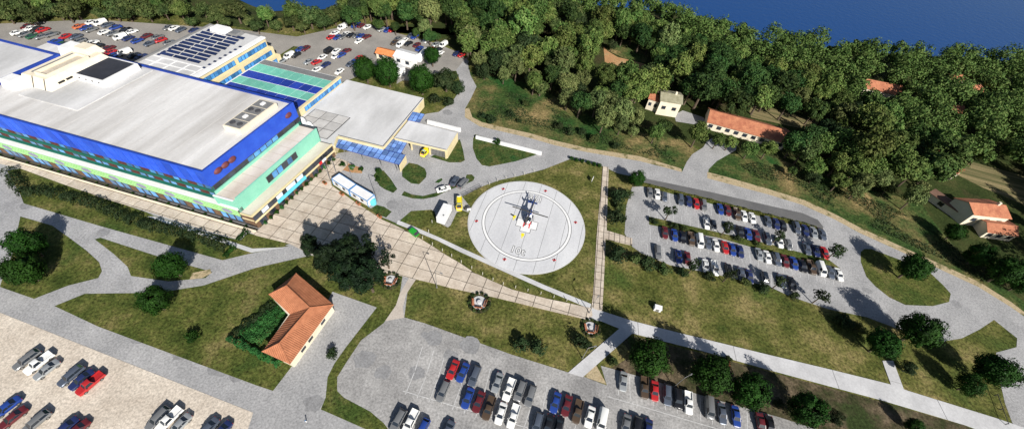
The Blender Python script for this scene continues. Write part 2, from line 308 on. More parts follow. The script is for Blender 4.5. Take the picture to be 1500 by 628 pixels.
for nm, m_, z, pl in [
    ('lawn', LAWN, .045, [(30, 317), (77, 330.4), (100, 347), (127, 367), (145.5, 384), (149.5, 397), (144, 407), (100, 418), (50, 437.4), (0, 420), (3, 410), (17, 377)]),
    ('lawn', LAWN, .045, [(139, 350.5), (147, 348), (227, 374), (275, 388), (311, 398), (301, 407), (247, 412), (192, 404), (187, 390.6), (167, 372)]),
    ('lawn', LAWN, .045, [(80, 448), (124, 430), (201, 429), (247, 426), (298, 418), (375, 392), (442, 377), (456, 374), (590, 402), (586, 429), (580, 447), (562, 473), (529, 498), (509, 528), (494, 552), (494, 572), (504, 582), (542, 602), (562, 619), (580, 650), (545, 632), (470, 599), (477, 582), (480, 552), (490, 532), (507, 508), (552, 450), (487, 427), (440, 520), (400, 572), (374.6, 563.5), (144, 478)]),
    ('lawn', LAWN, .045, [(10, 250), (30, 247), (215, 311), (226, 316), (300, 340), (352, 352), (424, 360), (368, 371), (326, 381), (150, 332), (35, 298), (30, 285)]),
    ('lawn', LAWN, .05, [(352, 352.5), (363, 341), (378, 345.5), (424, 357), (412, 361), (368, 366)]),
    ('lawn', RICH, .045, [(693, 203), (696, 197), (792, 224), (782, 228), (755.5, 236.4), (717, 244), (706, 242), (698, 232.6), (692.5, 217)]),
    ('lawn', RICH, .045, [(630.8, 230), (657.8, 238), (675, 238), (681, 235), (678.5, 220.5), (673.8, 204), (655, 215)]),
    ('lawn', RICH, .045, [(589, 248.5), (599, 238.4), (612, 241), (622.5, 247), (625, 254), (624, 260), (614, 270), (602, 268.5), (589, 258.5)]),
    ('lawn', RICH, .045, [(547, 257), (553, 250), (562, 250), (573, 263), (582, 277), (576, 282.6), (565, 278), (555.6, 272)]),
    ('lawn', RICH, .045, [(592, 280), (588, 286), (604, 290.6), (620, 291.7), (639, 288), (650, 282), (674, 272), (662, 272), (643.7, 281), (620, 287), (604, 285)]),
    ('lawn', RICH, .045, [(637, 267.5), (641, 263.5), (647, 261), (648.5, 263.5), (643, 268)]),
    ('lawn', RICH, .045, [(683.5, 256), (691, 255.5), (695.5, 260), (693, 265), (684, 269), (677, 273), (672, 272), (681, 264)]),
    ('lawn', RICH, .045, [(540.6, 307), (552, 300), (563, 303), (574, 310), (565.6, 318.7), (553, 314)]),
    ('lawn', LAWN, .045, [(1260.5, 369), (1266, 364.5), (1276, 364.5), (1312, 378), (1359, 396), (1382, 418), (1392.6, 430), (1390, 442), (1366, 448), (1326, 446.4), (1302, 435), (1282, 419), (1269, 405), (1261, 384)]),
    ('lawn', LAWN, .045, [(950, 317), (1051, 340), (1126, 357), (1215, 381), (1231, 393), (1226, 395.5), (1126, 369), (1051, 348), (951, 329)]),
    ('lawn', GRASS, .045, [(942, 267), (1040, 291), (1126, 314), (1180, 328), (1206, 338), (1203, 341), (1126, 320), (1040, 298), (940, 273)]),
    ('lawn', LAWN, .045, [(500, 121), (513, 117), (565, 92), (585, 97), (580, 128), (590, 132), (600, 118), (640, 108), (668, 104), (677, 127), (662, 150), (643, 164), (624, 167), (618, 150), (560, 132)]),
    ('lawn', LAWN, .045, [(403, 85), (430, 68), (445, 70), (415, 92)]),
    ('bare_soil', SOIL, .02, [(893, 540), (927, 520), (905, 492), (930, 492), (1027, 517), (1124, 543), (1292, 588), (1412, 622), (1500, 660), (1360, 700), (1240, 640), (1140, 610), (1060, 588), (930, 549)]),
    ('dry_grass_patch', SAND, .03, [(855, 551), (873, 534), (889, 563)]),
    ('bare_soil', SAND, .05, [(281, 400), (308, 394), (310, 400), (296, 407), (278, 409)]),
    ('sandy_verge', SAND, .03, [(681, 160), (687, 158), (692, 172), (706, 179), (725, 184), (775, 195), (813, 206), (860, 217), (937, 229), (998, 247), (999, 252), (937, 236), (860, 223), (813, 213), (775, 202), (723, 190), (702, 185), (681, 172)]),
    ('sandy_verge', SAND, .03, [(1036, 261), (1036, 252), (1060, 258), (1126, 277), (1178, 293), (1224, 314), (1261, 334), (1314, 358), (1374, 385), (1435, 413), (1481, 442), (1510, 464), (1500, 463), (1480, 449), (1433, 420), (1372, 392), (1312, 365), (1259, 341), (1222, 321), (1175, 300), (1126, 285)]),
    ('earth_clearing', EARTH, .03, [(884, 68), (890, 75), (905, 84), (930, 90), (945, 94), (940, 100), (930, 108), (915, 102), (900, 94), (886, 92)]),
    ('grass_clearing', DRYG, .03, [(890, 74), (918, 60), (950, 82), (945, 92), (915, 86)]),
    ('earth_clearing', EARTH, .03, [(815, 37), (828, 40), (840, 45), (828, 46)]),
    ('yard', ASPH, .03, [(988, 168), (1000, 162), (1030, 172), (1042, 186), (1015, 182), (990, 178)]),
    ('orange_soil_bed', EARTH, .05, [(491, 240), (498, 235), (532, 247), (530, 254), (515, 253), (494, 247)]),
    ]:
    sheet(nm, pl, z, m_)
FIELD = mat('ploughed_field', (.085, .085, .03), .95, (.24, .19, .095), .7, .2, 2., .1, stretch=(R(-15), 40, 1), contrast=.1)
sheet('ploughed_field', [(1392, 234), (1420, 236), (1500, 258), (1640, 300), (1640, 350), (1500, 300), (1440, 275), (1400, 255)], .04, FIELD)
sheet('ploughed_field', [(1095, 152), (1110, 153), (1200, 178), (1190, 192), (1100, 172)], .04, FIELD)
PATCH = mat('asphalt_repair', (.2, .2, .205), .9, (.27, .27, .275), .5, .3, 2., .01, spec=.2)
PZ = .0275
for x, y, r in ((130, 443, 1.9), (165, 463, 1.6), (196, 476, 1.4), (205, 489, 2.6), (236, 495, 1.5), (288, 513, 2.3), (325, 535, 3.0), (350, 546, 2.2), (262, 520, 1.3), (536, 485, 1.5), (636, 495, 2.3), (623, 490, 1.0), (610, 545, 1.9), (535, 525, 2.8), (1400, 445, 1.6), (1270, 425, 1.5), (655, 165, 2.0), (575, 300, 2.2), (690, 505, 2.6), (560, 545, 2.0), (660, 520, 1.7), (460, 590, 2.2), (40, 300, 2.0), (150, 340, 1.7)):
    c = G(x, y); mb = MB().flat([(c.x+r*random.uniform(.75, 1.15)*math.cos(i*.524), c.y+r*random.uniform(.6, .95)*math.sin(i*.524)) for i in range(12)], PZ); PZ += .0004; o = struct('asphalt_patch', mb, PATCH)
# kerb-like drain along the pad, and the concrete paths
sheet('drain_strip', [(583, 322.5), (601, 329.5), (642, 347), (676, 363), (714, 380), (752.4, 397), (797, 417), (866, 445), (864, 452), (795, 423), (750, 403), (712, 386), (674, 369), (640, 352), (599, 335), (581, 328)], .055, CONC)
sheet('side_path', [(600, 405), (610, 408), (602, 420), (595, 431), (590, 450), (592, 465), (564, 470), (580, 447), (586, 429)], .05, mat('tan_path', (.4, .35, .3), .9, (.5, .45, .4), .3, .2, 3., .01))

def pave(name, px, deg, wa, wb, m_, z, gap=.17, skew=90., piece='paving_slab', bed=JOINT, off=(0., 0.), lift=.05):
    poly = [(p.x, p.y) for p in GP(px)]; root = struct(name, MB().flat([Vector((x, y, 0)) for x, y in poly], z), bed)
    o = poly[0]; a = R(deg); A = (math.cos(a), math.sin(a)); b_ = R(deg+skew); B = (math.cos(b_), math.sin(b_)); det = A[0]*B[1]-A[1]*B[0]
    st = [(((p[0]-o[0])*B[1]-(p[1]-o[1])*B[0])/det, (A[0]*(p[1]-o[1])-A[1]*(p[0]-o[0]))/det) for p in poly]
    i0, i1 = math.floor(min(s for s, _ in st)/wa-off[0]), math.ceil(max(s for s, _ in st)/wa-off[0])
    j0, j1 = math.floor(min(t for _, t in st)/wb-off[1]), math.ceil(max(t for _, t in st)/wb-off[1]); k = 0
    for i in range(i0, i1):
        for j in range(j0, j1):
            c = [((i+off[0])*wa+gap/2, (j+off[1])*wb+gap/2), ((i+1+off[0])*wa-gap/2, (j+off[1])*wb+gap/2), ((i+1+off[0])*wa-gap/2, (j+1+off[1])*wb-gap/2), ((i+off[0])*wa+gap/2, (j+1+off[1])*wb-gap/2)]
            cell = [(o[0]+s*A[0]+t*B[0], o[1]+s*A[1]+t*B[1]) for s, t in c]
            q = clip(poly, cell)
            if len(q) < 3 or area(q) < .25: continue
            cx = sum(p[0] for p in q)/len(q); cy = sum(p[1] for p in q)/len(q); dz = random.uniform(-.008, .008)
            me = MB().prism([(p[0]-cx, p[1]-cy) for p in q], 0, lift+dz, bottom=False).mesh(piece, m_)
            link(piece, me, root, (cx, cy, z)); k += 1
    return root
PLAZA = [(367, 340), (378, 337), (398, 318), (430, 288), (466, 256), (491, 230), (512, 238), (500, 252), (484, 262), (486, 272), (520, 296), (560, 322), (579, 330), (596, 338.5), (614.5, 349), (633.6, 360.5), (654, 374), (675, 386), (694, 399), (720, 411), (750, 424), (800, 437), (866, 451), (868, 462), (862, 468.5), (800, 454), (760, 444), (720, 434.5), (684, 427), (659, 421.5), (635, 415), (609, 409), (588, 404), (540, 395), (460, 374), (442, 366), (424, 357), (375, 345)]
plaza = pave('plaza', PLAZA, -10.0, 4.55, 3.35, SLAB, .06, off=(.3, .2), skew=88.)
pave('front_pavement', [(-90, 205), (0, 229), (60, 248), (180, 281), (280, 310), (366, 336), (351, 351), (300, 337), (226, 313), (150, 290), (90, 269), (30, 247), (0, 240), (-90, 212)], -9.7, 4.4, 2.6, SLAB, .06, skew=85.)
sheet('stub_pavement', [(215, 317), (226, 317), (370, 364), (420, 362), (368, 370)], .06, CONC)
pave('slab_walkway', [(883, 243.5), (891.5, 245), (890, 290), (888.6, 337.5), (926, 349), (926, 360), (887, 350.5), (885, 400), (882, 456), (866, 451), (869, 430), (871, 400), (874, 346), (879, 290)], -5.0, 1.6, 2.4, SLAB, .062)
pave('concrete_path', [(866, 449), (882, 455.5), (927, 470), (997.5, 488), (1124.6, 519), (1215, 540.5), (1302, 562), (1330, 572), (1459, 612), (1530, 636), (1520, 662), (1412.6, 622), (1292, 586), (1208, 563.5), (1124.6, 541), (1027.6, 513.5), (926, 488), (853.7, 552), (832, 545.5), (907, 481), (880, 470), (862, 468)], -8.8, 24., 40., CONC, .055, gap=.1, piece='concrete_panel', skew=97., off=(.5, .5))
pave('concrete_spur', [(1292, 528), (1308, 528), (1324, 571), (1306, 566.5)], -8.8, 40., 5., CONC, .055, gap=.08, piece='concrete_panel')
# painted bays
def paint(name, parent, segs, wd, z, m_=WHITE):
    for p, q in segs:
        a, b = G(*p), G(*q); d = (b-a); n = Vector((-d.y, d.x, 0)).normalized()*wd/2
        mid = (a+b)/2; o = link(name, MB().flat([a-mid-n, b-mid-n, b-mid+n, a-mid+n], 0).mesh(name, m_), parent, (mid.x, mid.y, z))
FADED = mat('faded_white_paint', (.42, .42, .42), .8, (.62, .62, .62), .8, .3, 5., contrast=.2)
fcp = bpy.data.objects['front_car_park']
segs = [((590, 572), (890, 661)), ((890, 580), (1130, 651))]
segs += [((619+16.6*i, 507+5.35*i), (608+16.9*i, 542+5.5*i)) for i in range(17) if i not in (3,)]
segs += [((607+16.9*i, 545+5.5*i), (594+17.1*i, 577+5.7*i)) for i in range(16)]
segs += [((905+17.2*i, 546+5.1*i), (906+17.2*i, 578+5.4*i)) for i in range(14)]
paint('bay_line', fcp, segs, .13, .034, FADED)
mrd = bpy.data.objects['main_road']
segs = [((944+12.1*i, 274+3.0*i), (945+12.2*i, 292+3.05*i)) for i in range(23)] + [((950+12.1*i, 304+2.95*i), (951+12.1*i, 319+3.0*i)) for i in range(23)] + [((952+12.1*i, 331+2.95*i), (953+12.2*i, 351+3.05*i)) for i in range(24)] + [((948+12.1*i, 357+2.95*i), (949+12.1*i, 374+3.0*i)) for i in range(17)]
paint('bay_line', mrd, segs, .12, .032, FADED)

# ------------------------------------------------------------------ helipad
PC = Vector((.0497*95, .8095*95, 0)); PR = .1799*95; RR_ = .1354*95
def ring(r, n=96, c=PC): return [(c.x+r*math.cos(2*math.pi*i/n), c.y+r*math.sin(2*math.pi*i/n)) for i in range(n)]
pad = thing('helipad', 'round pale concrete helipad with white ring and white cross', 'helipad', PC)
build(MB().prism(ring(PR), 0, .12), 'slab', PADC, pad)
build(MB().prism(ring(PR+.35), 0, .075), 'edge_beam', CONC, pad)
def annulus(r0, r1, z, n=96):
    a, b = ring(r0, n), ring(r1, n); mb = MB(); mb.v = [(p[0], p[1], z) for p in a+b]; mb.f = [(i, (i+1) % n, n+(i+1) % n, n+i)[::-1] for i in range(n)]; mb.m = [0]*n; return mb
build(annulus(RR_-.5, RR_+.5, .126), 'ring_outline', BLACK, pad); build(annulus(RR_-.36, RR_+.36, .131), 'ring_marking', WHITE, pad)
HC = G(771.8, 328, .13); HA = R(-98)
def cross(c, a, w_, l_): return [(c.x+x*math.cos(a)-y*math.sin(a), c.y+x*math.sin(a)+y*math.cos(a)) for x, y in [(-l_, -w_), (-w_, -w_), (-w_, -l_), (w_, -l_), (w_, -w_), (l_, -w_), (l_, w_), (w_, w_), (w_, l_), (-w_, l_), (-w_, w_), (-l_, w_)]]
build(MB().flat(cross(HC, HA, 1.58, 3.18), .127), 'cross_outline', BLACK, pad); build(MB().flat(cross(HC, HA, 1.45, 3.05), .133), 'cross_marking', WHITE, pad)
def rect(c, a, lx, ly): return [(c.x+x*math.cos(a)-y*math.sin(a), c.y+x*math.sin(a)+y*math.cos(a)) for x, y in [(-lx/2, -ly/2), (lx/2, -ly/2), (lx/2, ly/2), (-lx/2, ly/2)]]
ax = Vector((math.cos(HA), math.sin(HA), 0)); ay = Vector((-ax.y, ax.x, 0))
for s in (-1, 1): build(MB().flat(rect(HC+ay*s*.85, HA, 2.7, .36), .138), 'letter_stroke', REDP, pad)
build(MB().flat(rect(HC, HA, .36, 1.4), .138), 'letter_stroke', REDP, pad)
for q in ((753.5, 317.5), (765.5, 344)):
    c = G(*q); build(MB().flat(rect(c, HA, 1.1, .9), .131), 'yellow_mark', YELLOW, pad)
    build(MB().flat(rect(c+ax*.95, HA, .8, .3), .131), 'yellow_mark', YELLOW, pad)
c = G(750.5, 315); build(MB().flat(rect(c, R(-30), 1.3, .5), .137), 'black_mark', BLACK, pad)
def text_mesh(txt, size, off, m_):
    cu = bpy.data.curves.new('lettering', 'FONT'); cu.body = txt; cu.size = size; cu.align_x = 'CENTER'; cu.align_y = 'CENTER'; cu.offset = off; cu.resolution_u = 3
    o = bpy.data.objects.new('lettering', cu); COL.objects.link(o); dg = bpy.context.evaluated_depsgraph_get()
    me = bpy.data.meshes.new_from_object(o.evaluated_get(dg)); bpy.data.objects.remove(o); me.materials.clear(); me.materials.append(m_); return me
for q, rz in (((758, 367), R(-11)), ((785.5, 290.5), R(171))):
    c = G(*q, .13); d = c-PC
    link('lettering_outline', text_mesh('10t', 3.3, .13, BLACK), pad, (d.x, d.y, .1345), rz); link('lettering', text_mesh('10t', 3.3, .0, WHITE), pad, (d.x, d.y, .1385), rz)
for k in range(7):
    a = R(80); off = -15+k*5.2; h = math.sqrt(max(0, PR*PR-off*off))-.05
    c = Vector((PC.x-math.sin(a)*off, PC.y+math.cos(a)*off, 0))
    p = [(PC.x+math.cos(R(-10))*off+math.cos(a)*t_, PC.y+math.sin(R(-10))*off+math.sin(a)*t_) for t_ in (-h, h)]; nx_, ny_ = math.cos(R(-10))*.05, math.sin(R(-10))*.05
    build(MB().flat([(p[0][0]-nx_, p[0][1]-ny_), (p[0][0]+nx_, p[0][1]+ny_), (p[1][0]+nx_, p[1][1]+ny_), (p[1][0]-nx_, p[1][1]-ny_)], .1235), 'expansion_joint', MGREY, pad)
pls = [((737, 277), 'upper left'), ((799, 280), 'upper right'), ((843, 326), 'right'), ((811.7, 381), 'lower right'), ((739, 380), 'lower left'), ((698, 324), 'left')]
for q, wh in pls:
    c = G(*q); t_ = thing('perimeter_light', f'pair of small red lamps on the {wh} rim of the helipad', 'light', (c.x, c.y, .12), 0, 'red lamps round the helipad rim')
    build(MB().prism(rect(c, HA, 1.1, .4), .121, .15), 'base_plate', MAROON, t_)
    for s in (-.3, .3):
        mb = MB(); p = Vector((c.x+s, c.y, 0)); mb.loft([[(p.x+r*math.cos(i*math.pi/4), p.y+r*math.sin(i*math.pi/4), z) for i in range(8)] for r, z in ((.2, .151), (.18, .26), (.08, .32))]); build(mb, 'lens', REDP, t_, 40)
# ------------------------------------------------------------------ hospital: main block (u runs left along the front, v runs back)
B0 = G(295.5, 252, 17); B0.z = 0
UD, VD = R(170.5), R(74.5)
UV_, VV_ = Vector((math.cos(UD), math.sin(UD), 0)), Vector((math.cos(VD), math.sin(VD), 0))
def W(u, v, z=0.): p = B0+UV_*u+VV_*v; return Vector((p.x, p.y, z))
def quad(u0, u1, v0, v1): return [W(u0, v0), W(u1, v0), W(u1, v1), W(u0, v1)]
FR, EN = UD-math.pi, VD          # headings along the front facade (left to right) and along the end facade (front to back)
def shared(name, d, m_, bev=0):
    return MB().box((0, 0, 0), d).mesh(name, m_)
def put(name, me, parent, p, rz, mat_=None):
    o = link(name, me, parent, p-parent_loc(parent), rz)
    return o
def parent_loc(p):
    o = Vector((0, 0, 0))
    while p is not None: o += p.location; p = p.parent
    return o
NF = Vector((VV_.x, VV_.y, 0))*-1; NE = UV_*-1      # outward from front, outward from end
HL = 86.0
hosp = thing('hospital_building', 'large pale-roofed hospital block with royal blue parapet and green and teal terraces', 'building', W(0, 0))
build(MB().prism(quad(0, HL, 0, 32.6), 0, 16.6), 'main_wall', DGREEN, hosp)
build(MB().prism(quad(.55, HL, .55, 32.0), 16.605, 16.72), 'roof', ROOF, hosp)
roof = [o for o in hosp.children if o.name.startswith('roof')][0]
for k in range(16):
    p = quad(2+k*5.2, 2+k*5.2+.12, .7, 31.8); build(MB().prism(p, 16.722, 16.75, bottom=False), 'roof_seam', mat('roof_seam', (.5, .49, .48), .9), roof)
# blue parapet rail
mb = MB(); mb.prism(quad(-.05, HL, -.05, .5), 16.75, 17.05); mb.prism(quad(-.05, .5, .52, 32.6), 16.75, 17.05); mb.prism(quad(.52, HL, 32.05, 32.7), 16.0, 17.06)
build(mb, 'parapet_cap', DBLUE, hosp)
# front: royal blue panels, each its own plate
PW = 2.35; NP = int(HL/PW)
pm = MB().box((0, 0, 0), (PW-.2, .16, 4.9)).mesh('blue_panel', BLUE)
for i in range(NP):
    c = W((i+.5)*PW, -.08, 14.42); put('blue_panel', pm, hosp, c, FR+random.uniform(-.004, .004))
build(MB().prism(quad(0, HL, -.03, -.002), 11.9, 16.84), 'panel_backing', mat('navy_backing', (.005, .014, .1), .6), hosp)
build(MB().prism(quad(-.12, HL, -.22, -.005), 16.86, 17.1), 'blue_capping', BLUE, hosp)
wfm = MB().box((0, 0, 0), (PW-.18, .12, 1.25)).mesh('window', DGREY); pnm = MB().box((0, 0, 0), (PW-.75, .06, .95)).mesh('pane', GLASS)
bpm = MB().box((0, 0, 0), (PW-.3, .14, 1.15)).mesh('brown_infill_panel', mat('red_brown_infill', (.07, .022, .02), .7, (.11, .035, .03), .6, .1, 3.))
def window(p, rz, frame=wfm, pane=pnm, out=None, parent=None):
    o = put('window', frame, parent or hosp, p, rz); off = Vector((0, -.06, 0)); q = link('pane', pane, o, (0, -.045, 0)); return o
for i in range(NP):
    for z in (11.3, 8.7):
        c = W((i+.5)*PW, -.06, z)
        if (i+(0 if z > 10 else 1)) % 3 == 2: put('brown_infill_panel', bpm, hosp, c, FR)
        else: window(c, FR)
build(MB().prism(quad(-.1, HL, -.32, 0), 9.75, 10.35), 'green_ledge', DGREEN, hosp)
build(MB().prism(quad(-.1, HL, -.5, 0), 7.2, 7.7), 'green_ledge', DGREEN, hosp)
# projecting lower storey with white ledge and light green fascia
build(MB().prism(quad(-6.2, HL, -1.55, -.005), 1.2, 6.2), 'lower_storey', DGREY, hosp)
build(MB().prism(quad(-6.2, HL, -1.6, -.01), 6.2, 6.42), 'white_ledge', WHITE, hosp)
fm = bpy.data.materials.new('patterned_green_fascia'); fm.use_nodes = True; n = fm.node_tree; L = n.links.new; bs = n.nodes['Principled BSDF']; bs.inputs['Roughness'].default_value = .75
tc = n.nodes.new('ShaderNodeTexCoord'); br = n.nodes.new('ShaderNodeTexBrick'); br.inputs['Scale'].default_value = 1; br.inputs['Brick Width'].default_value = .85; br.inputs['Row Height'].default_value = .42; br.inputs['Mortar Size'].default_value = .07
br.inputs['Color1'].default_value = (.3, .6, .22, 1); br.inputs['Color2'].default_value = (.17, .5, .1, 1); br.inputs['Mortar'].default_value = (.42, .64, .36, 1)
mp = n.nodes.new('ShaderNodeMapping'); mp.inputs['Rotation'].default_value = (R(90), 0, 0); L(tc.outputs['Object'], mp.inputs[0]); L(mp.outputs[0], br.inputs['Vector']); L(br.outputs['Color'], bs.inputs['Base Color'])
fsm = MB().box((0, 0, 0), (8.74, .14, 2.45)).mesh('fascia_panel', fm)
ovm = MB(); ovm.loft([[(1.5*k*math.cos(2*math.pi*i/20), y, .8*k*math.sin(2*math.pi*i/20)) for i in range(20)] for y, k in ((-.05, 1), (.03, 1))]); ovm = ovm.mesh('oval_emblem', mat('grey_violet_emblem', (.22, .23, .32), .7, (.3, .3, .4), 1., .1, 3.))
for i in range(10):
    c = W(-6.2+4.4+i*8.8, -1.66, 5.22); put('fascia_panel', fsm, hosp, c, FR); put('oval_emblem', ovm, hosp, c+NF*.11+UV_*(-1.0), FR)
wf2 = MB().box((0, 0, 0), (2.05, .14, 2.5)).mesh('window', DGREY); pn2 = MB().box((0, 0, 0), (1.55, .08, 2.1)).mesh('pane', GLASS)
bp2 = MB().box((0, 0, 0), (1.9, .12, 2.4)).mesh('brown_infill_panel', BROWN)
for i in range(41):
    c = W(-5.1+i*2.2, -1.6, 2.75)
    if i % 4 == 3: put('brown_infill_panel', bp2, hosp, c, FR)
    else: window(c, FR, wf2, pn2)
build(MB().prism(quad(-9.6, HL, -1.4, -.02), 0, 1.2), 'base_wall', DGREY, hosp)
build(MB().prism(quad(-9.7, HL, -2.5, -1.62), .03, .09), 'planting_strip', mat('dark_mulch', (.03, .03, .026), .95, (.06, .055, .04), 1., .3, 3., .05), hosp)
build(MB().prism(quad(-9.9, HL, -2.85, -2.52), 0, .55), 'low_wall', CREAM2, hosp)
# end: blue wall, dark windows, stepped teal terraces
build(MB().prism(quad(-.14, -.005, -.2, 32.6), 11.9, 17.08), 'blue_end_wall', BLUE, hosp)
def emblem(v, s=1.):
    mb = MB()
    n_ = 14
    mb.loft([[(k*1.25*s*math.cos(2*math.pi*i/n_), -y, k*.8*s*math.sin(2*math.pi*i/n_)+.1*k*math.cos(2*math.pi*i/n_)) for i in range(n_)] for y, k in ((0, 1), (.35, .85), (.55, .4))]); me = mb.mesh('red_emblem', MAROON, smooth=50)
    put('red_emblem', me, hosp, W(-.15, v, 14.6), EN)
for v in (3.4, 5.7, 8.0, 29.3): emblem(v)
ewm = MB().box((0, 0, 0), (2.25, .12, 1.5)).mesh('window', DGREY); epm = MB().box((0, 0, 0), (2.05, .06, 1.3)).mesh('pane', DGLASS); epb = MB().box((0, 0, 0), (2.05, .06, 1.3)).mesh('pane', GLASS)
for i in range(14):
    c = W(-.07, 1.3+i*2.32, 11.05); window(c, EN, ewm, epb if 5 <= i <= 9 else epm)
E1F, E1B = -1.2, 31.6
build(MB().prism(quad(-6.2, -.15, E1F, E1B), 0, 9.4), 'terrace_block', TEAL, hosp)
build(MB().prism(quad(-5.85, -.5, E1F+.5, E1B-.3), 9.405, 9.47), 'terrace_roof', BEIGE, hosp)
mb = MB(); mb.prism(quad(-.5, -.16, -.3, E1B-.3), 9.3, 10.25); mb.prism(quad(-6.25, -5.86, E1F+.9, E1B), 9.3, 9.85); build(mb, 'teal_parapet', TEAL, hosp)
mb = MB(); mb.prism(quad(-5.84, -.52, E1B-.28, E1B+.04), 9.3, 9.75); build(mb, 'dark_parapet', DGREY, hosp)
mb = MB(); mb.prism(quad(-5.84, -.1, E1F, E1F+.45), 9.3, 9.6); build(mb, 'white_parapet', WHITE, hosp)
for k in range(9): build(MB().prism(quad(-5.8, -.55, 1.5+k*3.3, 1.6+k*3.3), 9.472, 9.5, bottom=False), 'roof_seam', mat('beige_seam', (.42, .36, .3), .9), hosp)
twm = MB().box((0, 0, 0), (1.95, .12, 2.2)).mesh('window', DGREY); tpm = MB().box((0, 0, 0), (1.75, .06, 1.95)).mesh('pane', DGLASS); tpb = MB().box((0, 0, 0), (1.75, .06, 1.95)).mesh('pane', GLASS)
for i in range(6): window(W(-6.27, 10.6+i*2.0, 7.35), EN, twm, tpb if i in (1, 2, 4) else tpm)
E2F, E2B = -1.4, 31.2
build(MB().prism([W(-9.6, E2F), W(-6.205, E2F), W(-6.205, E2B), W(-10.4, E2B)], 0, 5.0), 'low_block', BROWN, hosp)
build(MB().prism([W(-9.5, E2F+.2), W(-6.21, E2F+.2), W(-6.21, E2B-.2), W(-10.2, E2B-.2)], 5.005, 5.1), 'low_roof', BEIGE, hosp)
LE = W(-9.63, E2F); LD = W(-10.43, E2B)-LE; ELEN = LD.length; LD.normalize(); EA = math.atan2(LD.y, LD.x); LN = Vector((LD.y, -LD.x, 0))
def E2(t, o, z): p = LE+LD*t+LN*o; return Vector((p.x, p.y, z))
def ebar(t0, t1, z0, z1, o0, o1): return MB().prism([E2(t0, o0, 0), E2(t1, o0, 0), E2(t1, o1, 0), E2(t0, o1, 0)], z0, z1)
build(ebar(0, ELEN, 4.75, 5.25, -.3, .12), 'cream_coping', CREAM, hosp); build(ebar(0, ELEN, 2.2, 2.9, .0, .12), 'cream_band', CREAM, hosp)
mb = MB(); mb.prism(quad(-9.6, -6.2, E2F-.12, E2F+.12), 4.76, 5.26); mb.prism(quad(-9.6, -6.2, E2F-.12, E2F+.1), 3.0, 3.4); build(mb, 'cream_coping', CREAM, hosp)
lwm = MB().box((0, 0, 0), (2.2, .12, 1.75)).mesh('window', DGREY); lpm = MB().box((0, 0, 0), (2.0, .06, 1.5)).mesh('pane', DGLASS)
for i in range(int(ELEN/2.3)):
    window(E2(1.25+i*2.3, .06, 3.83), EA, lwm, lpm)
build(ebar(8.2, 19.5, 2.0, 3.15, .125, .3), 'cyan_sign_board', CYAN, hosp)
for t0, t1 in ((3.0, 5.2), (8.4, 10.6), (12.2, 15.6), (16.3, 18.8)): build(ebar(t0, t1, 3.3, 4.6, .125, .22), 'poster_board', mat('pale_blue_poster', (.45, .56, .72), .6, (.75, .78, .82), 1.2, .1, 3.), hosp)
build(ebar(25.6, 26.8, 2.1, 3.1, .125, .24), 'red_sign', REDP, hosp); build(ebar(26.9, 28.6, 2.1, 3.1, .125, .22), 'white_sign', WHITE, hosp)
for i in range(9): build(ebar(1.2+i*3.5, 3.4+i*3.5, .1, 2.05, .005, .06), 'dark_glazing', DGLASS, hosp)
build(MB().prism(quad(-6.2, -1.0, -1.4, -1.1), 6.43, 6.95), 'roof_upstand', WHITE, hosp)
# rooftop plant room, dark-roofed box, low slab, ventilation unit
def frustum(u0, u1, v0, v1, z0, z1, ins, mb=None, lean=(1, 1, 1, 1)):
    mb = mb or MB(); a = [W(u0, v0, z0), W(u1, v0, z0), W(u1, v1, z0), W(u0, v1, z0)]
    b = [W(u0+ins*lean[0], v0+ins*lean[1], z1), W(u1-ins*lean[2], v0+ins*lean[1], z1), W(u1-ins*lean[2], v1-ins*lean[3], z1), W(u0+ins*lean[0], v1-ins*lean[3], z1)]
    return mb.loft([[tuple(p) for p in a], [tuple(p) for p in b]]) 
build(frustum(59.6, 71.0, 12.4, 31.8, 16.73, 19.7, 1.7), 'plant_room', CREAM2, hosp)
pr = [o for o in hosp.children if o.name.startswith('plant_room')][0]
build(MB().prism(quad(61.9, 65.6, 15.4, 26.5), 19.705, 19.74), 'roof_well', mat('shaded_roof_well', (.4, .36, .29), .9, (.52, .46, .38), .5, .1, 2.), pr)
mb = MB()
for p in ((61.6, 65.9, 15.1, 15.4), (61.6, 65.9, 26.5, 26.8), (61.6, 61.9, 15.4, 26.5), (65.6, 65.9, 15.4, 26.5)): mb.prism(quad(*p), 19.7, 20.5)
build(mb, 'well_kerb', CREAM2, pr); build(MB().prism(quad(67.0, 67.9, 15.5, 27), 19.705, 19.83), 'vent_slot', MGREY, pr)
for u in (61.6, 65.6): build(MB().add([W(u, 12.4, 16.8)+NF*.02, W(u+.35, 12.4, 16.8)+NF*.02, W(u+.35, 14.1, 19.75)+NF*.04, W(u, 14.1, 19.75)+NF*.04], [(3, 2, 1, 0)]), 'expansion_strip', DGREY, pr)
build(frustum(68.2, 73.0, 9.8, 14.2, 16.73, 19.2, .6), 'stair_head', WHITE, hosp)
build(frustum(63.0, 69.0, 27.5, 32.4, 19.0, 21.2, .9), 'lift_housing', CREAM2, hosp)
build(frustum(69.2, 74.2, 26.8, 32.3, 16.73, 20.4, .8), 'lift_housing_annex', OFFW, hosp)
build(MB().prism(quad(46.6, 66, 8.6, 31.4), 16.73, 16.95), 'raised_slab', ROOF2, hosp)
build(MB().prism(quad(49.6, 59.4, 19.6, 30.4), 16.96, 18.9), 'plant_box', OFFW, hosp); build(MB().prism(quad(50.2, 59.0, 20.1, 29.8), 18.905, 19.02), 'plant_box_roof', mat('dark_blue_bitumen', (.02, .022, .03), .7, (.035, .038, .05), .3, .1, 2.), hosp)
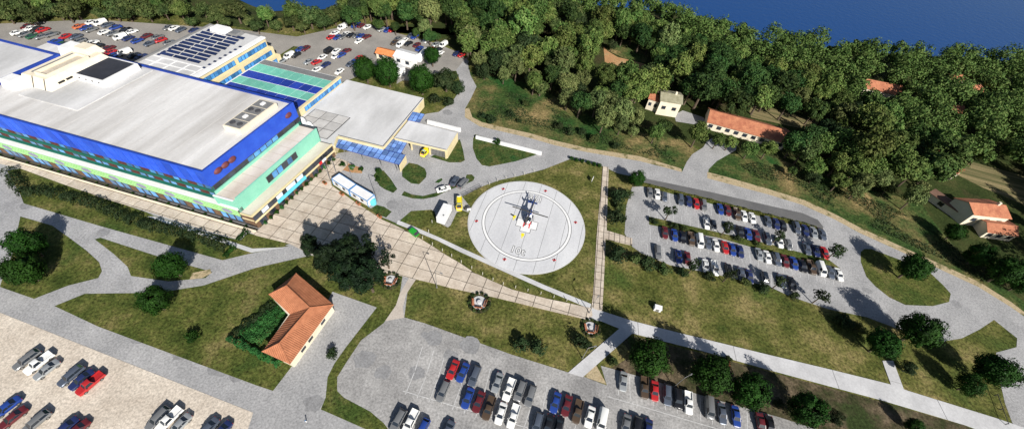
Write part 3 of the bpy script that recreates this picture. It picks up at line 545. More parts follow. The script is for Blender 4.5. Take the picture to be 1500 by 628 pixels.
for k in range(4): build(MB().box(W(51.5+k*2.2, 19.53, 18.0), (.4, .12, .4), FR), 'vent_grille', DGREY, hosp)
for k in range(2): build(MB().box(W(60.3, 16.3+k*2.2, 17.7), (1.7, .3, .9), EN), 'louvre', BLACK, hosp)
build(MB().prism(quad(2.2, 7.6, 15.6, 29.2), 16.73, 18.3), 'ventilation_unit', CREAM2, hosp)
vu = [o for o in hosp.children if o.name.startswith('ventilation_unit')][0]
for k in range(4):
    tp = build(MB().prism(quad(2.6, 7.2, 15.9+k*3.3, 18.9+k*3.3), 18.305, 18.42), 'grille_panel', MGREY, vu)
    mb = MB(); c = W(4.9, 17.4+k*3.3)
    if k % 2 == 0:
        for s in (-1, 1): mb.loft([[(c.x+s*1.1*UV_.x+r*math.cos(i*math.pi/6), c.y+s*1.1*UV_.y+r*math.sin(i*math.pi/6), z) for i in range(12)] for r, z in ((.75, 18.421), (.7, 18.7))])
        build(mb, 'fan_cowl', DGREY, tp)
    else: mb.box((c.x, c.y, 18.6), (1.3, .9, .36), EN); build(mb, 'access_hatch', WHITE, tp)
# rear-left roof with blue edge
lb = thing('hospital_rear_block', 'grey flat-roofed hospital block with dark blue edging at the left edge behind the plant room', 'building', W(85, 15))
build(MB().prism(quad(74.6, 104, 4, 27.0), 16.73, 17.55), 'wall', CREAM, lb); build(MB().prism(quad(75.3, 103.5, 4.4, 26.4), 17.555, 17.62), 'roof', ROOF2, lb)
mb = MB(); mb.prism(quad(74.4, 104.2, 26.5, 27.2), 16.75, 17.95); mb.prism(quad(74.4, 75.2, 3.9, 26.48), 16.75, 17.95); build(mb, 'edge_trim', DBLUE, lb)
build(MB().prism(quad(86.1, 104, 0, 27.0), 0, 16.72), 'lower_wall', CREAM, lb)

# solar wing, stepping out floor by floor
sw = thing('solar_wing', 'three-storey hospital wing with rows of dark solar panels on its roof', 'building', W(55, 52))
SZ = 10.0
def SU(u): return 43.3+(u-38.3)*1.013
def SV(v): return 41.6+(v-38.3)*1.039
for k, (z0, z1) in enumerate(((6.7, SZ), (3.4, 6.65), (0, 3.35))):
    build(MB().prism(quad(43.3-k*1.15, 66.6, 32.75, 70.8+k*.9), z0, z1), 'storey', CREAM, sw)
build(MB().prism(quad(43.3, 66.6, 33.0, 70.8), SZ+.002, SZ+.18), 'roof', ROOF2, sw)
mb = MB(); mb.prism(quad(66.4, 66.9, 33, 71.2), SZ+.18, SZ+.7); mb.prism(quad(43.2, 66.35, 70.8, 71.2), SZ+.18, SZ+.6); build(mb, 'grey_parapet', MGREY, sw)
build(MB().prism(quad(42.9, 44.7, 33.2, 70.75), SZ+.19, SZ+.75), 'white_parapet', WHITE, sw)
SPm = MB().box((0, 0, 0), (4.7, 1.25, .1)).mesh('solar_panel', SOLAR)
for r in range(10):
    for c_ in range(3):
        p = W(SU(57.2-c_*5.3-(r % 2)*.6), SV(44.3+r*2.05), SZ+.55); o = put('solar_panel', SPm, sw, p, FR); o.rotation_euler = (R(9), 0, FR)
sqm = MB().box((0, 0, 0), (.95, .8, .2)).mesh('skylight', SOLAR)
for r in range(8): put('skylight', sqm, sw, W(SU(59.6), SV(43.5+r*2.2), SZ+.28), FR); put('skylight', sqm, sw, W(SU(41.0), SV(42.5+r*2.2), SZ+.28), FR)
for i in range(4): build(MB().prism(quad(SU(41+i*5.2), SU(41.4+i*5.2), 33.4, SV(42.8)), SZ+.19, SZ+.32), 'roof_rib', WHITE, sw)
for j in range(3): build(MB().prism(quad(SU(41), SU(60.5), SV(36.5+j*2.9), SV(36.9+j*2.9)), SZ+.195, SZ+.31), 'roof_rib', WHITE, sw)
build(frustum(SU(51), SU(57.5), SV(62.2), SV(66.2), SZ+.19, SZ+1.9, .5), 'roof_hut', WHITE, sw); build(frustum(SU(46.5), SU(50.5), SV(62.6), SV(66.2), SZ+.19, SZ+1.3, .4), 'vent_housing', MGREY, sw)
swm = MB().box((0, 0, 0), (1.46, .12, 1.75)).mesh('window', mat('mid_blue_frame', (.03, .12, .3), .5)); spn = MB().box((0, 0, 0), (1.2, .06, 1.55)).mesh('pane', GLASS)
for f_ in range(3):
    for i in range(24):
        if (f_, i) in ((0, 14), (1, 14)): continue
        window(W(43.24-f_*1.15, 34.6+i*1.52, 8.1-f_*3.15), EN, swm, spn, parent=sw)
# wing with teal and blue striped roof
tw = thing('striped_roof_wing', 'low hospital wing whose roof alternates teal and deep blue panels', 'building', W(20, 50))
TZ = 6.2
build(MB().prism(quad(8.2, 39.2, 32.8, 63.3), 0, TZ-.05), 'wall', CREAM, tw)
build(MB().prism(quad(8.1, 39.3, 32.8, 63.4), TZ-.045, TZ), 'roof_deck', OFFW, tw)
TP = [mat('teal_roof_panel', (.12, .42, .33), .6, (.19, .5, .4), .6, .12, 3., rand=.1), mat('deep_blue_roof_panel', (.012, .035, .25), .5, (.02, .05, .33), .6, .12, 3., rand=.12)]
bands = [(33.2, 37.9, 0), (38.1, 42.55, 1), (42.8, 46.6, 1), (47.0, 50.9, 0), (51.3, 55.1, 1), (55.5, 60.0, 0)]
for v0, v1, k in bands:
    for i in range(8):
        u0 = 9.0+i*3.72; c = W(u0+1.8, (v0+v1)/2, TZ+.1); me = MB().prism([x-c for x in quad(u0, u0+3.46, v0, v1)], -.09, .09).mesh('roof_panel', TP[k]); o = put('roof_panel', me, tw, Vector((c.x, c.y, TZ+.1)), 0)
build(MB().prism(quad(9, 38.8, 60.3, 63.1), TZ+.003, TZ+.12), 'grey_roof_strip', MGREY, tw)
mb = MB(); mb.prism(quad(7.8, 8.8, 32.8, 63.5), TZ+.01, TZ+.5); build(mb, 'cream_parapet', CREAM, tw)
for i in range(13): window(W(8.14, 44.4+i*1.5, 5.1), EN, swm, spn, parent=tw)
mb = MB(); pts = [(6.6, 37.2, 1.0), (5.2, 37.8, 1.3), (3.8, 37.0, 1.0), (2.4, 37.7, .8), (1.2, 37.4, .5)]
tarp = None
for u, v, r in pts:
    p = W(u, v); mb.loft([[(p.x+k*r*1.25*math.cos(i*math.pi/5)*(1+.15*math.sin(3*i)), p.y+k*r*math.sin(i*math.pi/5), z) for i in range(10)] for k, z in ((1, 3.9), (1.05, 3.9+r*.8), (.75, 4.1+r*1.6), (.25, 4.2+r*1.9))])
solo(mb, 'white_tarpaulin', TARP, 'crumpled white sheeting heaped at the blue corner of the hospital roof', 'tarpaulin', W(4, 37, 3.9), smooth=60)
# emergency wing
ew = thing('emergency_wing', 'single-storey wing with broad white flat roof and cream fascia', 'building', W(-10, 50))
EZ = 3.9
ep = [W(8.0, 66.1), W(-22.5, 66.2), W(-24.2, 36.9), W(-8.4, 36.7), W(-10.2, 31.9), W(-.2, 31.9), W(-.2, 32.9), W(8.0, 32.9)]
build(MB().prism(ep, 0, EZ-.25), 'wall', CREAM, ew); build(MB().prism(ep, EZ-.245, EZ), 'roof', ROOF2, ew)
def edge(name, pts, wd, z0, z1, m_, par):
    for a, b in zip(pts, pts[1:]):
        d = (b-a); n_ = Vector((-d.y, d.x, 0)).normalized()*wd/2; build(MB().prism([a-n_, b-n_, b+n_, a+n_], z0, z1), name, m_, par)
edge('cream_fascia', [W(-24.35, 37.1), W(-24.05, 43.0)], .35, EZ-.7, EZ+.08, CREAM, ew); edge('cream_fascia', [W(-24.3, 36.6), W(-8.6, 36.4)], .55, EZ-.9, EZ+.06, CREAM, ew); edge('cream_fascia', [W(-10.3, 32), W(-8.6, 36.1)], .5, EZ-.9, EZ+.07, CREAM, ew)
edge('dark_gutter', [W(-23.9, 37.2), W(-22.3, 65.9)], .22, EZ+.005, EZ+.1, DGREY, ew); edge('dark_gutter', [W(-23.8, 37.1), W(-8.3, 36.95)], .18, EZ+.006, EZ+.1, DGREY, ew)
for i in range(3):
    for j in range(3):
        u0, v0 = 6.6-4.3*(i+1), 34.0+j*4.1; c = W(u0+2.1, v0+2.0)
        me = MB().prism([x-c for x in quad(u0+.12, u0+4.18, v0+.12, v0+3.98)], 0, .06, bottom=False).mesh('roof_panel', mat('grey_roof_panel', (.4, .39, .38), .85, (.5, .49, .48), .4, .1, 2., rand=.08)); put('roof_panel', me, ew, Vector((c.x, c.y, EZ+.03)), 0)
build(MB().prism(quad(-6.5, 6.8, 33.9, 46.4), EZ+.002, EZ+.022), 'panel_bed', DGREY, ew)
for i in range(8): window(W(-22.98+i*.088, 54.2+i*1.5, 2.5), EN, swm, spn, parent=ew)
for i in range(6): build(MB().box(W(-11-i*2.3, 36.75, 1.5), (1.9, .1, 2.6), FR), 'glazed_door', GLASS if i % 2 else mat('orange_brown_door', (.4, .2, .1), .7), ew)
# ambulance bay
ab = thing('ambulance_bay', 'white-roofed ambulance shelter with cream posts and grey slatted end', 'building', W(-33, 45))
BZ = 3.6
build(MB().prism([W(-24.1, 52.6), W(-41.9, 52.4), W(-42.7, 42.9), W(-24.6, 42.4)], BZ-.4, BZ), 'roof', ROOF2, ab)
edge('cream_fascia', [W(-42.75, 42.75), W(-24.9, 42.25)], .22, BZ-.55, BZ+.05, CREAM, ab); edge('cream_fascia', [W(-42.05, 52.4), W(-42.85, 42.9)], .22, 0, BZ+.05, CREAM, ab)
edge('dark_gutter', [W(-42.4, 43.15), W(-25, 42.7)], .14, BZ+.002, BZ+.06, DGREY, ab)
build(MB().prism(quad(-41.8, -24.0, 52.0, 52.3), 0, BZ-.4), 'rear_wall', CREAM, ab)
for u in (-42.5, -36.9, -30.4, -25.4): build(MB().box(W(u, 42.75, 1.6), (.42, .42, 3.2), EN), 'post', CREAM, ab)
for i in range(10): build(MB().box(W(-37.4-i*.5, 42.95, 1.55), (.34, .08, 2.9), FR), 'slat', MGREY, ab)
# glass canopies
def canopy(name, label, c4, nu, nv, z, legs=True, z2=None):
    t_ = thing(name, label, 'canopy', (c4[0]+c4[2])/2, 0); t_.location.z = 0
    a, b, c, d = c4
    def P(s, t): return a.lerp(b, s).lerp(d.lerp(c, s), t)
    for i in range(nu):
        for j in range(nv):
            g = .07/nu; pts = [P(i/nu+g, j/nv+.02), P((i+1)/nu-g, j/nv+.02), P((i+1)/nu-g, (j+1)/nv-.02), P(i/nu+g, (j+1)/nv-.02)]; ce = sum(pts, Vector())/4
            link('glass_pane', MB().prism([p-ce for p in pts], -.03, .03).mesh('glass_pane', CGLASS), t_, Vector((ce.x, ce.y, z))-t_.location)
    mb = MB()
    for i in range(nu+1): p, q = P(i/nu, 0), P(i/nu, 1); mb.tube((p.x, p.y, z-.07), (q.x, q.y, z-.07), .07, .07, 4)
    for j in range(nv+1): p, q = P(0, j/nv), P(1, j/nv); mb.tube((p.x, p.y, z-.09), (q.x, q.y, z-.09), .08, .08, 4)
    build(mb, 'frame', DBLUE, t_)
    if legs:
        for s in legs: p = P(s, .95); build(MB().tube((p.x, p.y, 0), (p.x, p.y, z-.1), .11, .11, 6), 'post', MGREY, t_)
    return t_
def C4(pts, z): return [Vector((p.x, p.y, 0)) for p in GP(pts, z)]
c1 = canopy('glass_canopy', 'long blue glass canopy of square panes along the cream front of the white-roofed wing', C4([(494, 203), (594, 227), (585, 241), (485, 213.5)], 3.2), 13, 2, 3.2, legs=(.18, .45, .72, .95))
q = C4([(594, 227), (585, 241)], 3.2); d_ = (q[0]-q[1]).normalized(); n_ = Vector((-d_.y, d_.x, 0))*.12
build(MB().prism([q[0]-n_, q[1]-n_, q[1]+n_, q[0]+n_], 0, 3.1), 'cream_end_wall', CREAM, c1)
canopy('glass_canopy', 'square blue glass canopy in the corner beside the ambulance shelter', C4([(574, 203.5), (596, 209), (587, 225), (563, 219)], 3.05), 4, 3, 3.05, legs=(.1, .9))
canopy('glass_canopy', 'small blue glass canopy behind the ambulance shelter roof', C4([(605, 163.7), (622, 167.3), (614.8, 179), (597, 175.7)], 3.9), 3, 3, 3.9, legs=(.1, .9))
# white site walls
def wall(name, label, a, b, th, h, m_, cat='wall'):
    a, b = G(*a), G(*b); d = b-a; n_ = Vector((-d.y, d.x, 0)).normalized()*th/2; mb = MB().prism([a-n_, b-n_, b+n_, a+n_], 0, h)
    mb.prism([a-n_*1.5, b-n_*1.5, b+n_*1.5, a+n_*1.5], h, h+.12); return solo(mb, name, m_, label, cat, a)
wall('boundary_wall', 'low white wall running behind the ambulance shelter', (626, 181), (675, 193), .5, 1.3, OFFW)
wall('boundary_wall', 'low white wall along the road edge of the triangular lawn', (697, 203), (793, 227), .5, 1.1, OFFW)

# ------------------------------------------------------------------ houses
def uvgable(mb, a, b, c, d, z, zr, hip=0.): pass
hs = thing('tiled_house', 'single-storey L-shaped house with orange hipped tile roof beside the lawn', 'house', G(445, 480))
EV, RG = 3.0, 5.0
A_, B_, C_, D_, E_, F_ = [G(x, y, EV) for x, y in ((394, 431), (434, 400), (488.6, 446), (425, 533), (384, 514.5), (425, 460))]
R1, R2, R3 = G(420, 418, RG), G(454, 450, RG), G(409.5, 502, RG)
def roofplane(name, pts, m_, par, nrows, e0, e1):
    """tile courses as separate sloping ribs: lofted corrugation between eaves direction e0->e1 clipped to the plane"""
    nrm = (pts[1]-pts[0]).cross(pts[2]-pts[0]).normalized()
    if nrm.z < 0: nrm = -nrm
    ex = (e1-e0).normalized(); ey = nrm.cross(ex); o = pts[0]
    loc = [((p-o).dot(ex), (p-o).dot(ey)) for p in pts]
    x0, x1 = min(p[0] for p in loc), max(p[0] for p in loc); wd = .42; k = 0; mb = MB(); x = x0
    while x < x1:
        for s, h0, h1 in ((0, .0, .07), (.33, .07, .07), (.67, .07, .0)):
            cell = [(x+s*wd, -99), (x+(s+.335)*wd, -99), (x+(s+.335)*wd, 99), (x+s*wd, 99)]; q = clip(loc, cell)
            if len(q) >= 3:
                vs = []
                for px_, py_ in q:
                    f = (px_-(x+s*wd))/(.335*wd); vs.append(o+ex*px_+ey*py_+nrm*(h0+(h1-h0)*f))
                mb.add(vs, [tuple(range(len(vs)))])
        x += wd
    bs_ = MB(); vs = [p for p in pts]; bs_.add(vs, [tuple(range(len(vs)))]); pl = build(bs_, name, m_, par); tl = build(mb, 'tile_courses', m_, pl); tl['kind'] = 'stuff'
roofplane('roof_slope', [A_, R1, R2, F_], TILE, hs, 0, A_, F_); roofplane('roof_slope', [B_, C_, R2, R1], TILE, hs, 0, B_, C_)
roofplane('roof_slope', [A_, B_, R1], TILE, hs, 0, A_, B_); roofplane('roof_slope', [C_, D_, R3, R2], TILE, hs, 0, C_, D_)
roofplane('roof_slope', [D_, E_, R3], TILE, hs, 0, D_, E_); roofplane('roof_slope', [E_, F_, R2, R3], TILE, hs, 0, E_, F_)
rm = MB()
for p, q in ((R1, R2), (R2, R3), (R1, A_), (R1, B_), (R2, C_), (R3, D_), (R3, E_)): rm.tube(p+Vector((0, 0, .05)), q+Vector((0, 0, .05)), .14, .14, 6)
build(rm, 'ridge_tiles', TILE, hs)
ctr = sum((A_, B_, C_, D_, E_, F_), Vector())/6
def inset(p, q, k=.45): return p+(q-p).normalized()*k
wp = [inset(A_, R2), inset(B_, R2), inset(C_, F_), inset(D_, F_), inset(E_, R2), inset(F_, R2, -.45)]
build(MB().prism(wp, 0, EV-.06), 'wall', CREAM2, hs); em = MB().prism([A_, B_, C_, D_, E_, F_], EV-.12, EV-.02); build(em, 'eaves', CREAM2, hs)
ed = (D_-C_); en = Vector((-ed.y, ed.x, 0)).normalized(); en = en if en.x > 0 else -en
for s in (.24, .29, .55, .6, .72, .77): p = wp[2].lerp(wp[3], s)+en*.03; build(MB().box((p.x, p.y, 1.6), (.7, .1, .9), math.atan2(ed.y, ed.x)), 'window', DGLASS, hs)
def gable_house(name, label, c4, h, rise, wallm, roofm, wins=0, over=.35, chim=None, cat='house', ridge_along=True):
    """c4: eave corners in plan, front-left, front-right, back-right, back-left; ridge runs left to right"""
    t_ = thing(name, label, cat, sum(c4, Vector())/4); t_.location.z = 0
    a, b, c, d = c4; z = lambda p, h_: Vector((p.x, p.y, h_)); ml, mr = (a+d)/2, (b+c)/2
    mb = MB().prism(c4, 0, h); mb.add([z(a, h), z(d, h), z(ml, h+rise)], [(0, 1, 2)]); mb.add([z(b, h), z(c, h), z(mr, h+rise)], [(2, 1, 0)]); build(mb, 'wall', wallm, t_)
    ov = (b-a).normalized()*over; up = (d-a).normalized()*over; sl = rise/((d-a).length/2)*over
    rf = None
    for p, q, s in ((a, b, -1), (d, c, 1)):
        m0, m1 = z(ml, h+rise+.06)-ov, z(mr, h+rise+.06)+ov; e0, e1 = z(p, h-sl+.06)-ov+up*s, z(q, h-sl+.06)+ov+up*s
        n_ = Vector((0, 0, -.14)); mm = MB().add([e0, e1, m1, m0, e0+n_, e1+n_, m1+n_, m0+n_], [(0, 1, 2, 3), (7, 6, 5, 4), (0, 4, 5, 1), (1, 5, 6, 2), (3, 2, 6, 7), (0, 3, 7, 4)]); rf = build(mm, 'roof_slope', roofm, t_)
    for i in range(wins):
        f = (i+.5)/wins; p = a.lerp(b, f); n_ = (a-d).normalized()*.03; o = build(MB().box((p.x+n_.x, p.y+n_.y, h*.55), (min(1.6, (b-a).length/wins*.5), .12, 1.4), math.atan2((b-a).y, (b-a).x)), 'window', DGREY, t_)
        build(MB().box((p.x+n_.x*3.6, p.y+n_.y*3.6, h*.55), (min(1.3, (b-a).length/wins*.42), .06, 1.15), math.atan2((b-a).y, (b-a).x)), 'pane', DGLASS, o)
    if chim: p = ml.lerp(mr, chim); build(MB().box((p.x, p.y, h+rise+.3), (.7, .7, 1.3), math.atan2((b-a).y, (b-a).x)), 'chimney', wallm, rf)
    return t_
Z0 = lambda v: Vector((v.x, v.y, 0))
def corners(p, deg, lx, ly):
    c = Z0(p); a = R(deg); X = Vector((math.cos(a), math.sin(a), 0)); Y = Vector((-X.y, X.x, 0)); return [c-X*lx/2-Y*ly/2, c+X*lx/2-Y*ly/2, c+X*lx/2+Y*ly/2, c-X*lx/2+Y*ly/2]
def eaves(pts, z): return [Z0(p) for p in GP(pts, z)]
q = eaves([(1037, 178.5), (1134, 205)], 3.2); bd = (Vector((-(q[1]-q[0]).y, (q[1]-q[0]).x, 0)).normalized())*9.5
gable_house('long_tiled_building', 'long ivory building with orange pantile roof at the edge of the wood', [q[0], q[1]+(q[1]-q[0])*.18, q[1]+(q[1]-q[0])*.18+bd, q[0]+bd], 3.3, 2.2, CREAM2, TILE2, 9, cat='building')
q = eaves([(968.5, 147), (999, 152)], 6.5); bd = Vector((-(q[1]-q[0]).y, (q[1]-q[0]).x, 0)).normalized()*7.5
gable_house('stone_house', 'tall white house with lichen-grey roof half hidden by woodland trees', [q[0], q[1], q[1]+bd, q[0]+bd], 6.5, 1.3, CREAM2, GTILE, 2, chim=.7)
q = eaves([(951, 144), (967, 149)], 5.0); bd = Vector((-(q[1]-q[0]).y, (q[1]-q[0]).x, 0)).normalized()*5
gable_house('annex_house', 'small annex with red-brown roof and paired windows left of the white house', [q[0], q[1], q[1]+bd, q[0]+bd], 5.0, 1.0, CREAM2, TILE2, 2)
gable_house('woodland_house', 'low cream house with orange roof deep in the wood near the sea', corners(G(1290, 127, 4), -8, 15, 8), 4, 2.2, CREAM2, TILE2, 3)
for p, lb_ in (((1396, 114), 'tiny orange roof showing between far right treetops, upper one'), ((1423, 129), 'tiny pink-orange roof showing between far right treetops, lower one'), ((1396, 160), 'small orange roof patch among the dark right-hand trees')):
    gable_house('woodland_house', lb_, corners(G(*p, 6), 20, 8, 6), 6, 1.6, CREAM2, TILE2, 1)
# red-roofed cottage beside the field: roof edge and second roof
gable_house('field_cottage', 'narrow cottage with orange roof at the left end of the ploughed field', corners(G(1388, 230, 4), -58, 8, 4.5), 4, 1.5, CREAM2, TILE2, 1)
gable_house('field_barn', 'small barn with pinkish tiles below the field cottage', corners(G(1394, 243, 3.5), -58, 6.5, 4.5), 3.5, 1.3, CREAM2, TILE2, 1)
# villa
vd = 13
gable_house('villa', 'two-storey villa with red tile roof and dark gable by the right edge', eaves([(1428, 313), (1481, 319), (1449, 292), (1400, 290)], 5.5), 5.4, 1.8, CREAM2, TILE2, 3, chim=.8)
gable_house('villa_wing', 'lower front wing of the red-roofed villa with ivory arches', eaves([(1448, 339), (1491, 345), (1478, 324), (1435, 319)], 3.), 3.0, 1.2, CREAM2, TILE2, 3)
gable_house('villa_shed', 'narrow brown-roofed shed left of the red-roofed villa', corners(G(1387, 293, 2.8), -58, 9, 3.6), 2.8, .6, CREAM2, mat('brown_sheet_roof', (.14, .08, .055), .7, (.19, .11, .08), .6, .1, 2.), 1, cat='shed')
# rear car park sheds and tank
gable_house('gatehouse', 'small cream hut with bright orange roof in the rear car park', corners(G(567, 75, 3), -10, 8, 4.4), 2.6, 1.0, CREAM2, mat('bright_orange_roof', (.55, .17, .05), .8, (.65, .24, .09), .7, .15, 2.), 2, cat='hut')
gable_house('white_shed', 'plain white shed with white roof right of the orange-roofed hut', corners(G(595, 80, 3.5), -14, 8, 6.2), 3.4, 1.0, WHITE, WHITE, 2, cat='shed')
gable_house('white_shed', 'plain white shed between the dark trees below the rear car park', corners(G(577, 98, 3.0), -28, 6.5, 5.5), 3.0, .8, WHITE, WHITE, 1, cat='shed')
tk = G(619, 87); t_ = thing('storage_tank', 'white horizontal cylinder tank standing beside the white shed', 'tank', tk)
rings = []; axd = Vector((math.cos(R(80)), math.sin(R(80)), 0)); sd = Vector((-axd.y, axd.x, 0))
for s, k in ((-4.6, .25), (-4.4, .75), (-4.0, 1), (4.0, 1), (4.4, .75), (4.6, .25)): rings.append([tuple(tk+axd*s+sd*(1.5*k*math.cos(i*math.pi/7))+Vector((0, 0, 2.0+1.5*k*math.sin(i*math.pi/7)))) for i in range(14)])
build(MB().loft(rings), 'vessel', WHITE, t_, 50)
for s in (-2.6, 2.6): p = tk+axd*s; build(MB().box((p.x, p.y, .4), (.5, 2.6, .8), R(80)), 'saddle', MGREY, t_)
# site cabins
for (pa, pb, lb_) in (((489, 271), (513, 287), 'white site cabin with blue trim nearest the hospital'), ((514.5, 288), (540, 303), 'white site cabin with blue trim and cyan tank at its end')):
    a, b = G(*pa), G(*pb); d = (b-a); n_ = Vector((-d.y, d.x, 0)).normalized()*2.9; t_ = thing('site_cabin', lb_, 'cabin', (a+b)/2+n_/2, 0, 'site cabins on the plaza')
    build(MB().prism([a, b, b+n_, a+n_], .15, 2.6), 'wall', WHITE, t_); s = .06*d.normalized(); k = n_.normalized()*.08
    build(MB().prism([a+s-k*-.5, b-s-k*-.5, b-s+n_-k, a+s+n_-k], 2.605, 2.7), 'roof', WHITE, t_)
    for p, q in ((a, b), (b, b+n_), (b+n_, a+n_), (a+n_, a)):
        e = (q-p).normalized(); o = Vector((e.y, -e.x, 0))*.06; build(MB().prism([p-o, q-o, q+o, p+o], 2.45, 2.76), 'blue_trim', mat('bright_blue_trim', (.05, .22, .5), .5), t_)
    for p in (a, b, b+n_, a+n_): build(MB().box((p.x, p.y, 1.3), (.16, .16, 2.5), math.atan2(d.y, d.x)), 'corner_post', mat('bright_blue_trim', (.05, .22, .5), .5), t_)
    for f in (.25, .68):
        p = a.lerp(b, f)-n_.normalized()*.03; build(MB().box((p.x, p.y, 1.6), (1.0, .1, .9), math.atan2(d.y, d.x)), 'window', DGLASS, t_)
    p = a.lerp(b, .48)-n_.normalized()*.03; build(MB().box((p.x, p.y, 1.15), (.85, .1, 1.95), math.atan2(d.y, d.x)), 'door', OFFW, t_)
c = G(547, 298); mb = MB(); mb.loft([[(c.x+r*math.cos(i*math.pi/6), c.y+r*math.sin(i*math.pi/6), z) for i in range(12)] for r, z in ((.95, .05), (1.0, .9), (.95, 1.5), (.5, 1.75), (.2, 1.8))]); solo(mb, 'water_tank', CYAN, 'small cyan water tank at the end of the white cabins', 'tank', c, smooth=50)
# ------------------------------------------------------------------ vehicles
def paintmat(name, col, metal=.0): return mat(name+'_car_paint', col, .28, metal=metal, coat=.5, spec=.5)
PAINT = {'white': paintmat('white', (.74, .74, .72)), 'red': paintmat('red', (.4, .02, .022)), 'blue': paintmat('blue', (.018, .05, .24)), 'dark blue': paintmat('dark_blue', (.018, .028, .1)),
         'maroon': paintmat('maroon', (.11, .016, .02)), 'black': paintmat('black', (.012, .012, .014)), 'grey': paintmat('grey', (.2, .205, .21), .3), 'silver': paintmat('silver', (.38, .4, .41), .4),
         'slate': paintmat('slate', (.1, .12, .16), .3), 'brown': paintmat('brown', (.075, .05, .032)), 'green': paintmat('green', (.02, .09, .045)), 'yellow': paintmat('yellow', (.75, .62, .02)), 'orange': paintmat('orange', (.5, .13, .05))}
# type: length, width, bonnet height, deck height, roof height, windscreen base, roof front, roof rear, rear screen base (fractions of length from the nose), open bed
SPEC = {'saloon car': (4.5, 1.78, .88, .95, 1.43, .27, .42, .68, .84, 0), 'hatchback': (4.0, 1.72, .9, 1.0, 1.48, .24, .40, .82, .96, 0), 'estate car': (4.75, 1.8, .9, 1.0, 1.5, .25, .38, .88, .98, 0),
        'pickup truck': (5.0, 1.82, 1.02, 1.02, 1.7, .26, .36, .56, .6, 1), 'van': (4.8, 1.92, 1.15, 1.25, 1.98, .13, .24, .96, .995, 0), 'off-road car': (4.6, 1.88, 1.05, 1.15, 1.75, .24, .36, .88, .97, 0)}
def car_meshes(kind):
    L_, W_, hb, hd, hr, a, b, c, d, bed = SPEC[kind]; X = lambda f: L_*(.5-f); w_ = W_/2; body = MB()
    def sec(x, k, top, sh=.86, bot=.3): return [(x, -w_*k*.92, bot), (x, -w_*k, bot+.2), (x, -w_*k*.99, top-.14), (x, -w_*k*sh, top), (x, w_*k*sh, top), (x, w_*k*.99, top-.14), (x, w_*k, bot+.2), (x, w_*k*.92, bot)]
    st = [(0, .74, hb-.24, .8, .36), (.025, .88, hb-.15, .82, .3), (.08, .97, hb-.08, .86, .26), (a, 1, hb, .88, .26), (.5, 1, (hb+hd)/2, .88, .26), (d, 1, hd, .88, .26), (.95 if d < .94 else .99, .96, hd-.02, .86, .28), (1, .86, hd-.14, .82, .36)]
    if bed: st = [(0, .78, hb-.24, .84, .36), (.025, .9, hb-.12, .86, .3), (.08, .97, hb-.06, .88, .26), (a, 1, hb, .9, .26), (d, 1, hd, .9, .26), (d+.005, 1, .72, .9, .26), (1, .98, .72, .9, .3)]
    body.loft([sec(X(f), k, t_, sh, bt) for f, k, t_, sh, bt in st][::-1])
    if bed:
        x0, x1 = X(d+.01), X(.995); bl = x0-x1
        for s in (-1, 1): body.box(((x0+x1)/2, s*(w_-.07), .87), (bl, .12, .34))
        body.box((x1+.03, 0, .87), (.06, W_-.26, .33)); body.box(((x0+x1)/2, 0, .725), (bl-.1, W_-.3, .1))
    zb = max(hb, hd)-.02; zt = hr-.05; wb, wt = w_*.86, w_*.66; base = lambda f: (hb if f == a else hd)-.03
    lo = [(X(a), -wb, base(a)), (X(d), -wb, base(d)), (X(d), wb, base(d)), (X(a), wb, base(a))]; hi = [(X(b), -wt, zt), (X(c), -wt, zt), (X(c), wt, zt), (X(b), wt, zt)]
    gl = MB().loft([lo[::-1], hi[::-1]])
    body.loft([[(x*1.0, y*1.03, zt) for x, y in ((X(b)+.05, -wt), (X(b)+.05, wt), (X(c)-.05, wt), (X(c)-.05, -wt))], [(x, y, hr) for x, y in ((X(b)-.08, -wt*.9), (X(b)-.08, wt*.9), (X(c)+.08, wt*.9), (X(c)+.08, -wt*.9))]])
    for p, q in zip(lo, hi): body.tube(p, q, .06, .05, 4)
    if kind not in ('pickup truck',):
        for s in (-1, 1): f = (b+c)/2; body.tube((X(f), s*wb, (hb+hd)/2-.03), (X(f), s*wt, zt), .05, .045, 4)
    if kind == 'van':
        f0, f1 = .42, .97
        for s in (-1, 1): body.add([(X(f0), s*(wb+.03), base(d)), (X(f1), s*(wb+.03), base(d)), (X(.955), s*(wt+.03), zt), (X(f0), s*(wt+.03), zt)], [(0, 1, 2, 3)])
    for s in (-1, 1): body.box((X(b)+.1 if kind == 'van' else X(a)-.25, s*(w_+.07), hb+.06), (.16, .16, .12))
    wh = MB(); wh.tube((0, -.1, 0), (0, .1, 0), .32, .32, 12); wh.tube((0, -.115, 0), (0, .115, 0), .19, .19, 8, 1)
    hl = MB().box((0, 0, 0), (.14, .34, .14)); tl = MB().box((0, 0, 0), (.08, .26, .16))
    pos = dict(wheel=[(X(.19), s*(w_-.1), .32) for s in (-1, 1)]+[(X(.8), s*(w_-.1), .32) for s in (-1, 1)], headlight=[(X(.02), s*w_*.64, hb-.26) for s in (-1, 1)], tail_light=[(X(.998), s*w_*.7, (hd if not bed else .95)-.22) for s in (-1, 1)])
    one = MB(); one.add(body.v, [], 0)
    one = MB(); one.v = list(body.v); one.f = list(body.f); one.m = [0 if k == 0 else 2 for k in body.m]; one.add(gl.v, gl.f, 1)
    for p in pos['wheel']: one.tube((p[0], p[1]-.1, p[2]), (p[0], p[1]+.1, p[2]), .32, .32, 8, 2)
    return dict(body=body.mesh('body', [PAINT['white'], TYRE], smooth=35), windows=gl.mesh('windows', CARGL), wheel=wh.mesh('wheel', [TYRE, MGREY]), headlight=hl.mesh('headlight', HEADL), tail_light=tl.mesh('tail_light', TAILL), one=one.mesh('car', [PAINT['white'], CARGL, TYRE], smooth=35), pos=pos)
